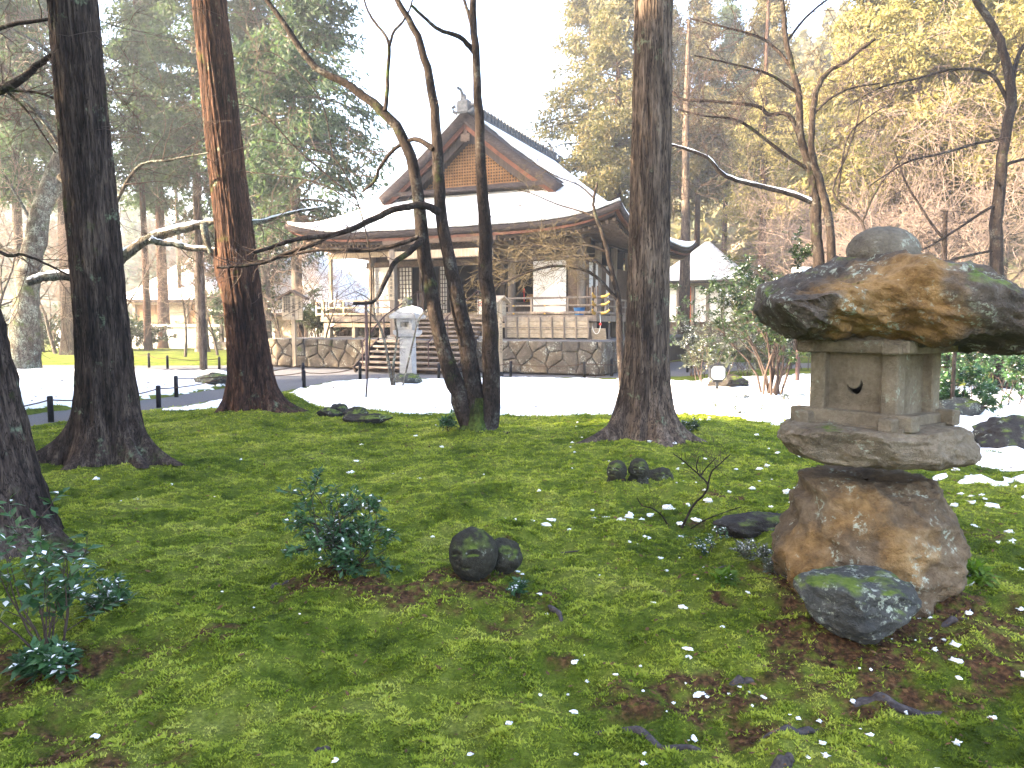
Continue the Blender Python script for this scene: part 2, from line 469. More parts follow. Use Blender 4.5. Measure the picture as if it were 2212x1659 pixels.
g.col(g.ramp(f, [(.3, (.018, .014, .015)), (.5, (.055, .043, .042)), (.7, (.11, .09, .085))])).bump(f, .9, .05)
g = reg(G("roof_tile", .6, .4)); p = g.co("Object"); g.col(g.ramp(g.noise(p, 9, 3), [(.3, (.045, .048, .055)), (.7, (.13, .135, .145))]))
g = reg(G("plaster", .85, .3)); p = g.co("Object"); g.col(g.ramp(g.noise(p, 2, 3), [(.3, (.70, .68, .66)), (.7, (.80, .79, .78))]))
g = reg(G("paper", .9, .2)); g.col((.78, .76, .71)).translucent((.8, .72, .6), .25)
g = reg(G("gold", .35, .5)); g.col((.62, .40, .09)); g.b.inputs["Metallic"].default_value = .75
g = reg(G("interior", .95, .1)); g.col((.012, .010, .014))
g = reg(G("metal_brown", .5, .4)); g.col((.060, .030, .028))
g = reg(G("post_black", .8, .3)); p = g.co("Object"); g.col(g.ramp(g.noise(p, 12, 3), [(.3, (.010, .010, .016)), (.7, (.030, .027, .032))]))
g = reg(G("rope", .95, .1)); g.col((.085, .050, .035))
g = reg(G("ink", .9, .1)); g.col((.025, .022, .026))
g = reg(G("lamp_case", .45, .4)); g.col((.012, .014, .018))
g = reg(G("lamp_glass", .25, .5)); p = g.co("Object"); g.col((.46, .52, .56))
g = reg(G("white_paint", .5, .4)); g.col((.66, .68, .66))
g = reg(G("red", .5, .4)); g.col((.55, .03, .02))
g = reg(G("blue", .5, .4)); g.col((.05, .22, .55))
g = reg(G("orange_door", .7, .3)); g.col((.42, .10, .03))
g = reg(G("dry_leaf", .9, .2)); g.col(g.ramp(g.noise(g.co("Pos"), 8, 2), [(.3, (.05, .028, .014)), (.6, (.13, .070, .03)), (.75, (.22, .13, .06))]))
g = reg(G("hill", 1.0, .1)); p = g.co("Pos")
g.col(g.ramp(g.noise(p, .12, 5, .7), [(.35, (.022, .034, .022)), (.5, (.055, .062, .038)), (.62, (.10, .085, .055)), (.75, (.30, .31, .33))]))
# ------------------------------------------------------------------ ground, path, snow, moss
def gpoly(pts): return [tuple(on_ground(u, v)[:2]) for u, v in pts]
P_OUT = gpoly([(-900, 990), (-500, 955), (-100, 930), (56, 916), (171, 901), (334, 881), (486, 862), (560, 853), (640, 838), (700, 824), (800, 818),
               (1000, 814), (1100, 812), (1340, 816), (1470, 812), (1560, 801), (1800, 793), (2000, 790), (2000, 781), (1750, 781), (1480, 779), (1304, 775), (900, 768),
               (570, 768), (486, 786), (300, 786), (100, 785), (-300, 787), (-900, 800)])
P_ISL = gpoly([(-900, 960), (-300, 920), (-60, 902), (56, 889), (183, 874), (342, 855), (486, 833), (530, 818), (486, 803), (317, 799), (150, 797), (-300, 806), (-900, 830)])
S_A = gpoly([(334, 885), (486, 863), (600, 863), (640, 842), (700, 828), (800, 822), (1000, 819), (1340, 821), (1500, 820), (1640, 812), (1760, 806), (1900, 830),
             (1900, 900), (1740, 905), (1690, 917), (1600, 910), (1480, 897), (1340, 902), (1200, 903), (1080, 900), (960, 896), (850, 893), (760, 884), (650, 878), (500, 880), (400, 888)])
S_R = gpoly([(1990, 850), (2400, 800), (3000, 860), (2700, 1000), (2330, 1040), (2212, 1050), (2120, 1050), (2050, 1050), (2000, 980)])
S_L = P_ISL
MOUNDS = []
def mound(u, v, h, r):
    q = on_ground(u, v); MOUNDS.append((q.x, q.y, h, r)); return q
T0 = mound(-40, 1200, .16, .75)
T1 = mound(245, 1000, .10, 1.0)
T2 = mound(552, 905, .22, 1.0)
T3 = mound(1395, 960, .12, 1.1)
T4 = mound(1030, 945, .10, .7)
mound(622, 893, .26, .42); mound(930, 1300, .10, .55); mound(700, 1262, .04, .3); mound(1540, 935, .14, .7); mound(1330, 1062, .06, .5); mound(1470, 1060, .05, .4)
mound(560, 1390, .07, .5); mound(1850, 1330, .05, .7); mound(760, 915, .10, .45); mound(300, 1330, .06, .7)
def path_s(x, y):
    return np.minimum(signed(x, y, P_OUT), -signed(x, y, P_ISL))
def gz(x, y):
    x = np.asarray(x, float); y = np.asarray(y, float)
    d = np.clip((y - 26) / 14, 0, 1)
    b = .05 * fbm(x * .35, y * .35, 1.5, 2) * (1 - d) + .024 * fbm(x * 1.1, y * 1.3, 4.5, 2) * np.clip(1 - (y - 14) / 10, 0, 1)
    w = np.clip(1 - (y - 6) / 9, 0, 1) * np.clip((y + 4) / 3, 0, 1)
    b = b + w * (.042 * fbm(x * 1.9, y * 2.3, 2.2, 2) - .085 * np.abs(pn(x * 2.9, y * 3.6, 1.7)) - .03 * np.abs(pn(x * 7, y * 8, 5.7)) + .020 * fbm(x * 7, y * 8, 7.7, 3))
    for (mx, my, h, r) in MOUNDS: b = b + h * np.exp(-((x - mx) ** 2 + (y - my) ** 2) / r ** 2)
    s = np.clip(path_s(x, y) / .16 + .5, 0, 1); s = s * s * (3 - 2 * s)
    return b * (1 - s) + s * (-.07)
def gpt(u, v, dz=0.0):
    p = on_ground(u, v); return Vector((p.x, p.y, float(gz(p.x, p.y)) + dz))
def axis_nodes(lo, hi, near, grow, far):
    a = [0.0]
    while a[-1] < hi: a.append(a[-1] + min(max(near, grow * a[-1]), far))
    return a
ax = axis_nodes(0, 70, .035, .02, 6); ax += [120, 220, 420, 700]
XN = np.array([-q for q in ax[:0:-1]] + ax)
ay = [1.0]
while ay[-1] < 60: ay.append(ay[-1] + max(.03, .0125 * ay[-1]))
YN = np.array([-90, -50, -30, -20, -14, -9, -6, -4, -2.6, -1.6, -.8, -.2, .3, .7] + ay + [70, 85, 110, 150, 220, 350, 600, 900.0])
gx, gy = np.meshgrid(XN, YN)
gzv = gz(gx, gy)
nx = len(XN); ny = len(YN)
ii = (np.arange(ny - 1)[:, None] * nx + np.arange(nx - 1)[None]).ravel()
quads = np.stack([ii, ii + 1, ii + nx + 1, ii + nx], 1)
def soil(x, y):
    s = .8 * fbm(x * 1.25 + 3, y * 1.6, 12.5, 3) + .45 * fbm(x * 6.5, y * 6.5, 2.5, 3)
    bias = .62 - .22 * np.clip((4.6 - y) / 1.6, 0, 1) - .22 * np.clip((x - .8) / .8, 0, 1) * np.clip((5.2 - y) / 1.5, 0, 1) + .35 * np.clip((y - 5.5) / 3, 0, 1)
    for (mx, my, rr_, a_) in SOILS: bias = bias - a_ * np.exp(-((x - mx) ** 2 + (y - my) ** 2) / rr_ ** 2)
    return np.clip((s - bias) / .22, 0, 1)
SOILS = [(*on_ground(u, v)[:2], r_, a_) for u, v, r_, a_ in ((690, 1270, .34, .75), (960, 1310, .3, .5), (1120, 1320, .28, .7), (2050, 1320, .6, .6), (1700, 1240, .5, .5), (120, 1560, .5, .5), (1900, 1400, .6, .4), (1100, 1250, .2, .5), (250, 1300, .35, .3))]
ground = obj("ground", mesh_np("ground", np.stack([gx, gy, gzv], -1).reshape(-1, 3), quads, MAT["moss_ground"], True))
sa = ground.data.attributes.new("soil", 'FLOAT', 'POINT'); sa.data.foreach_set("value", soil(gx, gy).ravel().astype(np.float32))
ground["kind"] = "structure"

def sheet(name, x0, x1, y0, y1, dx, dy, keep, zf, mat):
    X, Y = np.meshgrid(np.arange(x0, x1, dx), np.arange(y0, y1, dy))
    K = keep(X, Y); Z = zf(X, Y)
    n = X.shape[1]; i = (np.arange(X.shape[0] - 1)[:, None] * n + np.arange(n - 1)[None])
    kf = K[:-1, :-1] | K[1:, :-1] | K[:-1, 1:] | K[1:, 1:]
    i = i[kf]
    F = np.stack([i, i + 1, i + n + 1, i + n], 1)
    u, inv = np.unique(F, return_inverse=True)
    V = np.stack([X, Y, Z], -1).reshape(-1, 3)[u]
    return mesh_np(name, V, inv.reshape(F.shape), mat, True)
pth = obj("path", sheet("path", -40, 30, 9, 48, .14, .14, lambda x, y: path_s(x, y) > -.06,
                        lambda x, y: -.052 + .007 * fbm(x * 4, y * 4, .3, 2), MAT["gravel"]))
pth["kind"] = "structure"

def snow_t(x, y):
    n = .55 * fbm(x * .9, y * 1.1, 3.3, 3) + .42 * fbm(x * 4.5, y * 6, 8.1, 4)
    a = np.clip(signed(x, y, S_A) / .45, -3, 1.6) + n * (1.0 + .75 * np.clip((x - 2.0) / 3.0, 0, 1)) - .34 - .65 * np.clip((x - 2.5) / 2.5, 0, 1)
    l = np.clip(signed(x, y, S_L) / .5, -3, 1.5) + n * 1.5 - .45
    r = np.clip(signed(x, y, S_R) / .7, -3, 1.3) + n * 2.0 - .55
    return np.maximum(np.maximum(a, l), r)
def snow_z(x, y):
    t = snow_t(x, y)
    return gz(x, y) + np.where(t > 0, .012 + .055 * np.clip(t, 0, 1) ** .6, -.05) + .030 * fbm(x * 2.2, y * 2.2, 6.6, 4)
def snow_keep(x, y): return (snow_t(x, y) > 0) & (path_s(x, y) < .02)
sn = obj("snow", sheet("snow", -24, 15, 7.0, 30, .055, .075, snow_keep, snow_z, MAT["snow"]))
sn["kind"] = "stuff"; tag(sn, "half melted snow lying over the moss garden in patches", "snow")

rng = np.random.default_rng(5)
def brown(x, y): return fbm(x * 1.5, y * 1.5, 12.5, 3)
N = 460000
ry = 1.5 * (15.5 / 1.5) ** rng.random(N)
rx = (rng.random(N) * 2 - 1) * (.76 * ry + 1.5)
ok = (snow_t(rx, ry) < 0) & (path_s(rx, ry) < -.1) & (rng.random(N) > .85 * soil(rx, ry))
rx, ry = rx[ok], ry[ok]; N = len(rx)
rz = gz(rx, ry) - .004
sz = (.006 + .0015 * ry) * (.6 + .8 * rng.random(N)) * (.55 + .9 * np.clip(.5 + 1.1 * pn(rx * 13, ry * 13, 4.4), 0, 1))
B = 3
ph = rng.random(N)[:, None] * 6.28 + np.arange(B)[None] * (6.28 / B) + rng.random((N, B)) * .8
lean = .35 + .75 * rng.random((N, B))
hgt = sz[:, None] * (.55 + .6 * rng.random((N, B)))
C = np.stack([rx, ry, rz], -1)[:, None]
dv = np.stack([np.cos(ph), np.sin(ph), 0 * ph], -1); sv = np.stack([-np.sin(ph), np.cos(ph), 0 * ph], -1)
tip = C + dv * (hgt * lean * 1.4)[..., None] + np.array([0, 0, 1.0]) * hgt[..., None]
w = sz[:, None, None] * .32
midp = C + dv * (hgt * lean * .45)[..., None] + np.array([0, 0, .45]) * hgt[..., None]
midp = midp * .5 + C * .5
V = np.stack([midp - sv * w, midp + sv * w, tip], 2).reshape(-1, 3)
k = np.arange(N * B)[:, None] * 3
ms = obj("moss", mesh_np("moss", V, k + np.array([0, 1, 2]), MAT["moss_sprig"]))
ms["kind"] = "stuff"; tag(ms, "bright green moss sprigs carpeting the garden floor", "moss")
# needles and dead leaf bits
N = 14000
ry = 1.8 * (22 / 1.8) ** rng.random(N); rx = (rng.random(N) * 2 - 1) * (.74 * ry + .5)
ok = (path_s(rx, ry) < -.1) & (rng.random(N) < np.where(snow_t(rx, ry) > 0, .22, .18 + .8 * soil(rx, ry) + .3 * (rx > .6)))
rx, ry = rx[ok], ry[ok]; N = len(rx)
ph = rng.random(N) * 6.28; s = (.008 + .0018 * ry) * (.4 + rng.random(N))
C = np.stack([rx, ry, np.maximum(gz(rx, ry) + .012 + .003 * ry * rng.random(N), np.where(snow_t(rx, ry) > 0, snow_z(rx, ry) + .012, -9))], -1)
d = np.stack([np.cos(ph), np.sin(ph), rng.normal(size=N) * .25], -1) * s[:, None]
e = np.stack([-np.sin(ph), np.cos(ph), rng.normal(size=N) * .3], -1) * (s * .4)[:, None]
V = np.stack([C - d, C + e, C + d, C - e], 1).reshape(-1, 3); k = np.arange(N)[:, None] * 4
lt = obj("leaf_litter", mesh_np("leaf_litter", V, k + np.arange(4), MAT["dry_leaf"]))
lt["kind"] = "stuff"; tag(lt, "brown dead needles and leaf bits strewn on the moss", "leaf litter")
# ------------------------------------------------------------------ trees
def trunk_mesh(name, path, r0, r1, mat, rows=150, sides=120, flare=.0, flare_h=.45, roots=(), ridge=.014, seed=0, bulges=()):
    """tapered trunk with buttress roots and long fibrous bark ridges; path in local coordinates from the base up"""
    P = spline(path, rows)
    # finer rows low down
    L = np.concatenate([[0], np.cumsum(np.linalg.norm(np.diff(P, axis=0), axis=1))])
    tt = np.linspace(0, 1, rows) ** 1.7 * L[-1]
    P = np.stack([np.interp(tt, L, P[:, i]) for i in range(3)], 1)
    a = np.linspace(0, 2 * np.pi, sides, endpoint=False)
    A, T = np.meshgrid(a, tt)
    R = r0 + (r1 - r0) * (T / L[-1]) ** .8
    fl = np.exp(-np.clip(T, 0, None) / flare_h)
    lobes = .55 + .45 * np.maximum(0, np.cos(A * 5 + 1.3 * seed)) ** 1.0 + .25 * np.cos(A * 3 + seed)
    R = R + flare * fl * lobes
    for (ra, rl, rw) in roots:      # angle, reach, width
        da = np.angle(np.exp(1j * (A - ra)))
        R = R + rl * np.exp(-(da / rw) ** 2) * np.exp(-T / (flare_h * .38))
    for (ba, bh, bl, bw) in bulges:
        da = np.angle(np.exp(1j * (A - ba)))
        R = R + bl * np.exp(-(da / bw) ** 2 - ((T - bh) / .35) ** 2)
    k = 2.2 * r0 / .28
    tw = A + .10 * T
    cx, sx = np.cos(tw), np.sin(tw)
    n1 = pn(cx * 3.2 * k, sx * 3.2 * k, T * .42 + seed); n2 = pn(cx * 8 * k, sx * 8 * k, T * .9 + seed * 3); n3 = pn(cx * 17 * k, sx * 17 * k, T * 2.6)
    R = R + ridge * (1.5 * (.5 - np.abs(n1) * 1.9) + 1.2 * (.4 - np.abs(n2) * 1.7) + .5 * n3)
    X = P[:, None, 0] + R * np.cos(A); Y = P[:, None, 1] + R * np.sin(A); Z = np.repeat(P[:, 2:3], sides, 1)
    V = np.stack([X, Y, Z], -1).reshape(-1, 3)
    i = (np.arange(rows - 1) * sides)[:, None]; j = np.arange(sides)[None]; j2 = (j + 1) % sides
    F = np.stack([i + j, i + j2, i + sides + j2, i + sides + j], -1).reshape(-1, 4)
    return mesh_np(name, V, F, mat, True)

def cedar_crown_mesh(name, seed, z0, z1, R, n, leafl, mat, top=.25, limbs=True):
    """drooping sprays clumped round the limbs of a conical crown"""
    r = np.random.default_rng(seed)
    nb = int((z1 - z0) * 9)
    bt = np.sort(r.random(nb)); bz = z0 + (z1 - z0) * bt
    ba = r.random(nb) * 6.283
    prof = np.minimum(1, (1 - bt) * 1.35 + top * (1 - bt)) * np.clip(bt * 6 + .45, 0, 1)
    bl = R * prof * (.55 + .55 * r.random(nb))
    b = r.integers(0, nb, n // 26)
    s = r.random(len(b)) ** .55
    cx = np.cos(ba[b]) * bl[b] * s; cyy = np.sin(ba[b]) * bl[b] * s
    cz = bz[b] + .18 * bl[b] * s - .42 * bl[b] * s * s
    C = np.stack([cx, cyy, cz], -1) + r.normal(size=(len(b), 3)) * [.16, .16, .10]
    m = 26
    off = r.normal(size=(len(b), m, 3)) * np.array([.27, .27, .20])
    Pt = C[:, None] + off
    out = np.stack([np.cos(ba[b]), np.sin(ba[b]), 0 * ba[b]], -1)[:, None] * .6
    d = out + r.normal(size=(len(b), m, 3)) * .7 + np.array([0, 0, -.55])
    d /= np.linalg.norm(d, axis=2, keepdims=True)
    e = np.cross(d, r.normal(size=d.shape)); e /= np.linalg.norm(e, axis=2, keepdims=True)
    l = leafl * (.5 + r.random((len(b), m, 1)))
    w = l * .19
    V = np.stack([Pt - d * l * .5, Pt + e * w, Pt + d * l * .6, Pt - e * w], 2).reshape(-1, 3)
    k = np.arange(len(V) // 4)[:, None] * 4
    F = [k + np.arange(4)]
    me = mesh_np(name, V, F, mat)
    lim = None
    if limbs:
        sg = np.linspace(0, 1, 5)
        P = np.stack([np.cos(ba)[:, None] * bl[:, None] * sg, np.sin(ba)[:, None] * bl[:, None] * sg,
                      bz[:, None] + .18 * bl[:, None] * sg - .42 * bl[:, None] * sg ** 2], -1)
        Rr = (.045 * (1 - sg) + .008)[None] * (.6 + bl[:, None] / R)
        lim = tubes(P, Rr, 4)
    return me, lim

def grow(r, start, dirn, length, radius, depth, out, spread=.7, droop=0.0, kids=(3, 5), npt=6, wob=.22, ratio=.62, flat=.7, rmin=.004):
    """recursive bare branches; appends (pts, radii) to out[level]"""
    d = np.array(dirn, float); d /= np.linalg.norm(d)
    P = [np.array(start, float)]; st = length / (npt - 1)
    for i in range(npt - 1):
        d = d + r.normal(size=3) * wob * np.array([1, 1, .8]) + np.array([0, 0, -droop])
        d /= np.linalg.norm(d); P.append(P[-1] + d * st)
    P = np.array(P); R = np.maximum(radius * (1 - np.linspace(0, .75, npt)), rmin)
    out.setdefault(depth, []).append((P, R))
    if depth <= 0: return
    for _ in range(r.integers(kids[0], kids[1] + 1)):
        t = .15 + .85 * r.random(); i = min(int(t * (npt - 1)), npt - 2); f = t * (npt - 1) - i
        p = P[i] * (1 - f) + P[i + 1] * f
        ax = P[i + 1] - P[i]; ax /= np.linalg.norm(ax)
        sd = r.normal(size=3); sd[2] *= flat; sd -= ax * sd.dot(ax); sd /= np.linalg.norm(sd) + 1e-6
        grow(r, p, ax * (1 - spread * .5) + sd * spread, length * ratio * (.6 + .6 * r.random()), max(radius * .55 * (1 - .5 * t), rmin), depth - 1, out, spread, droop, kids, npt, wob, ratio, flat, rmin)
def branches_mesh(name, out, mat, sides={0: 3, 1: 3, 2: 4, 3: 5}):
    mb_V = []; mb_F = []; n = 0
    for lev, lst in out.items():
        by = {}
        for P, R in lst: by.setdefault(len(P), []).append((P, R))
        for kk, l2 in by.items():
            V, F = tubes(np.array([a for a, _ in l2]), np.array([b for _, b in l2]), sides.get(lev, 6))
            mb_V.append(V); mb_F.append(F + n); n += len(V)
    return mesh_np(name, np.concatenate(mb_V), np.concatenate(mb_F), mat, True)

# ---- crowns shared by the tall evergreens
CROWN = {}
for i in range(3):
    CROWN["cedar", i] = cedar_crown_mesh("cedar_crown", 20 + i, 6.0, 23.0, 3.4, 25000, .26, MAT["leaf_cedar"])
for i in range(2):
    CROWN["brown", i] = cedar_crown_mesh("cedar_crown_brown", 40 + i, 5.0, 21.0, 3.8, 36000, .24, MAT["leaf_cedar_brown"])
CROWN["gold", 0] = cedar_crown_mesh("gold_crown", 60, 3.0, 15.0, 4.2, 21000, .26, MAT["leaf_gold"], top=.7)
CROWN["low", 0] = cedar_crown_mesh("low_crown", 70, 2.2, 20.0, 4.0, 44000, .24, MAT["leaf_cedar"], top=.5)
LIMB = {k: mesh_np("limbs", v[1][0], v[1][1], MAT["bark_grey"], True) for k, v in CROWN.items()}
TR_MESH = {}
def far_trunk(mat, h, r):
    key = (mat, round(h), round(r, 2))
    if key not in TR_MESH:
        TR_MESH[key] = trunk_mesh("trunk", [(0, 0, -.3), (.03, 0, h * .33), (-.04, .03, h * .66), (0, 0, h)], r, r * .25, MAT[mat], rows=40, sides=24, flare=r * .5, flare_h=.5, ridge=.02, seed=len(TR_MESH))
    return TR_MESH[key]
def far_tree(u, Y, r, mat, crown, label, group, name="cedar_tree", h=23.0, rz=0.0, s=1.0, cz=0.0, x=None, z=0.0, cs=1.0):
    xx = (u - 1106) / F_PX * Y if x is None else x
    t = thing(name, (xx, Y, z), label, "tree", group, rz)
    obj("trunk", far_trunk(mat, h, r), t)
    if crown:
        c = obj("crown", CROWN[crown][0], t); c.location.z = cz; c.scale = (s * cs, s * cs, s)
        l = obj("limbs", LIMB[crown], c); l["kind"] = "stuff"
    return t

# ---- the big trunks standing on the moss (crowns high above the frame)
def big_cedar(u_top, base, r0, mat, label, name="cedar_tree", flare=.25, roots=(), seed=0, ridge=.014, lean=None, bulges=(), crown=("cedar", 0), rows=170, z0=0.0, gr=None):
    t = thing(name, (base.x, base.y, float(gz(base.x, base.y)) - .06), label, "tree", gr)
    lx = lean
    path = [(0, 0, 0), (lx * .06, 0, .6), (lx * .28, 0.02, 2.2), (lx * .62, .0, 5), (lx * 1.0, .05, 9), (lx * 1.3, .1, 16), (lx * 1.4, .1, 24)]
    obj("trunk", trunk_mesh("trunk", path, r0, r0 * .35, MAT[mat], rows=rows, sides=150, flare=flare, roots=roots, seed=seed, ridge=ridge, bulges=bulges), t)
    c = obj("crown", CROWN[crown][0], t); c.location = (lx * 1.2, .05, 6.5)
    obj("limbs", LIMB[crown], c)["kind"] = "stuff"
    return t
big_cedar(0, T1, .285, "bark_cedar", "thick dark cedar trunk with spreading buttress roots, lichen streaked bark", flare=.26, lean=-.36, seed=1,
          roots=((3.5, .55, .16), (5.6, .35, .14), (-.35, .42, .13), (4.4, .22, .2)))
big_cedar(0, T2, .33, "bark_cedar_red", "reddish leaning cedar trunk with a bark bulge and mossy mound at its foot", flare=.22, lean=-.70, seed=2,
          roots=((.0, .45, .35), (3.6, .12, .2)), bulges=((3.3, 2.35, .09, .5),), ridge=.013, crown=("cedar", 1))
big_cedar(0, T3, .285, "bark_cedar_pale", "straight pale grey cedar trunk standing between the maple and the stone lantern", flare=.27, lean=.03, seed=3,
          roots=((3.5, .55, .2), (-.25, .40, .2), (4.9, .2, .25)), ridge=.011, crown=("cedar", 2))
# near leaning trunk at the left edge
t = thing("leaning_tree", (T0.x - .05, T0.y, float(gz(T0.x, T0.y)) - .08), "dark mossy leaning trunk rising above the glossy snow dusted shrub", "tree")
obj("trunk", trunk_mesh("trunk", [(.04, 0, 0), (.01, .0, .5), (-.09, .03, 1.2), (-.30, .06, 2.4), (-.9, .3, 5), (-1.7, .5, 9), (-2.2, .5, 14)], .36, .12, MAT["bark_cedar"], rows=150, sides=150, flare=.20, roots=((-.15, .28, .25), (5.4, .3, .2)), seed=7, ridge=.020), t)
c = obj("crown", CROWN["cedar", 0][0], t); c.location = (-2.0, .5, 2.5); c.scale = (.8, .8, .6); obj("limbs", LIMB["cedar", 0], c)["kind"] = "stuff"

# ---- far trunks on the left, between the paths and the hedge
GL = "tall cedars standing beyond the left path"
for (u, v, r, mat, crown, s, rz, lab) in [
    (320, 757, .24, "bark_cedar_red", ("cedar", 0), 1.0, .4, "slim reddish cedar trunk beside the thick sunlit one beyond the path"),
    (356, 752, .42, "bark_cedar_red", ("cedar", 1), 1.0, 2.0, "thick sunlit orange cedar trunk beyond the snowy island"),
    (392, 748, .20, "bark_grey", None, .9, 1.0, "thin grey tree trunk leaning beside the thick sunlit cedar"),
    (438, 760, .36, "bark_grey", ("cedar", 2), 1.0, 4.0, "straight grey cedar trunk behind the bare wooden pole"),
    (156, 766, .50, "bark_cedar_pale", None, 1.0, 5.0, "stout pale cedar trunk lit gold at its mossy foot, beside the lichen covered tree"),
    (548, 757, .24, "bark_grey", ("low", 0), 1.0, 3.0, "dense dark evergreen whose crown hangs left of the snowy hall roof"),
    (578, 752, .20, "bark_grey", None, .9, 2.0, "slender bare grey trunk next to the dense evergreen near the hall eave"),
]:
    p = on_ground(u, v)
    far_tree(u, p.y, r, mat, crown, lab, GL, rz=rz, x=p.x, s=s, cz=(-.2 if crown and crown[0] == 'low' else 3.5))
# the massed evergreens behind
k = 0
for (x, y, crown, cz, s) in [(-10.4, 36, ("low", 0), 3.2, 1.05), (-14.2, 43, ("cedar", 1), 3.5, .95), (-25, 38, ("cedar", 0), 2.5, .9),
                  (-27.5, 43, ("cedar", 0), 2.5, 1.0)]:
    far_tree(0, y, .3, "bark_grey", crown, ("dark blue green evergreen in the stand behind the left trunks", "tall evergreen in the stand behind the left trunks")[0], "evergreens behind the left trunks", name="evergreen_tree", x=x, cz=cz, rz=k * 1.7, s=s); k += 1
k = 0
for (u, y, crown, cz, s) in [(1330, 47, ("brown", 0), 3.5, 1.0), (1270, 54, ("brown", 1), 5.0, 1.1), (1420, 58, ("brown", 1), 4.0, 1.1), (1500, 56, ("brown", 0), 6.5, .95), (1560, 60, ("cedar", 2), 5.5, 1.0), (1640, 50, ("brown", 1), 8, .8)]:
    far_tree(u, y, .32, "bark_cedar_red", crown, "tall brown tinged cedar rising behind the hall's right side", "brown tinged cedars behind the hall", x=None, cz=cz, rz=k * 2.1, s=s); k += 1
far_tree(1475, 39, .36, "bark_cedar_pale", None, "bare pale trunk standing in front of the small snowy roofed hall", None, h=17)
far_tree(1640, 47, .30, "bark_cedar_red", ("gold", 0), "sunlit golden tree beside the small snowy roofed hall", None, name="golden_tree", cz=6.0, s=.7)
k = 0
for (u, y, cz, s) in [(1850, 34, 2.5, .9), (1960, 31, 3.5, .8), (2110, 33, 2.5, .95), (2260, 29, 3.5, .9), (1660, 55, 0, 1.0), (2060, 46, 6, 1.2), (2220, 42, 6, 1.2), (1900, 44, 5, 1.0)]:
    far_tree(u, y, .24, "bark_cedar_pale", ("gold", 0), "pale trunked tree with sunlit golden foliage on the right hillside", "golden trees on the right hillside", name="golden_tree", h=20, cz=cz, rz=k * 1.3 + .4, s=s, z=1.2); k += 1
# cedars off to the left that keep the moss garden in shade
k = 0
for (x, y, crown, cz, s, h) in [(-11.5, 0.6, ("low", 0), -1.5, 1.0, 18), (-13.5, -3.5, ("low", 0), -1.8, 1.0, 18), (-10.0, -6.5, ("low", 0), -1.6, 1.0, 18), (-16.0, 1.2, ("low", 0), -1.5, 1.1, 18),
                  (-18.0, -1.0, ("low", 0), -1.5, 1.1, 18), (-20.0, -6.5, ("low", 0), -1.5, 1.1, 18), (-23.0, 0.2, ("cedar", 1), -3, 1.1, 20), (-15.5, -10.0, ("low", 0), -1.5, 1.0, 18),
                  (-26, -3, ("low", 0), -1.5, 1.1, 18), (-30, -2, ("low", 0), -1, 1.1, 18),
                  (-20, 14.5, ("cedar", 0), -3, 1.0, 20), (-24, 17.5, ("cedar", 2), 2, 1.0, 22), (-19.5, 19, ("cedar", 1), 3, .9, 22), (-28, 14, ("cedar", 1), -3, 1.0, 20), (-22, 22.5, ("cedar", 0), 3.5, 1.0, 22), (-26.5, 21.5, ("cedar", 2), 2.5, 1.0, 22)]:
    far_tree(0, y, .32, "bark_cedar", crown, "dense cedar in the grove that shades the moss garden", "cedars of the shading grove", x=x, cz=cz, s=s, h=h, rz=k * 2.3); k += 1

# unseen broad evergreens added off to the left to block and dapple the sun
k = 0
for (x, y, s, cs) in [(-13.0, 8.2, .30, 2.9), (-15.5, 12.4, .32, 2.7), (-12.5, 12.6, .24, 2.6), (-17.5, 9.6, .34, 2.4)]:
    far_tree(0, y, .16, "bark_grey", ("low", 0), "unseen broad low evergreen added to shade the snow", "unseen evergreens added to dapple the light", name="shade_evergreen", x=x, cz=.1, s=s, cs=cs, h=4, rz=k * 1.9); k += 1
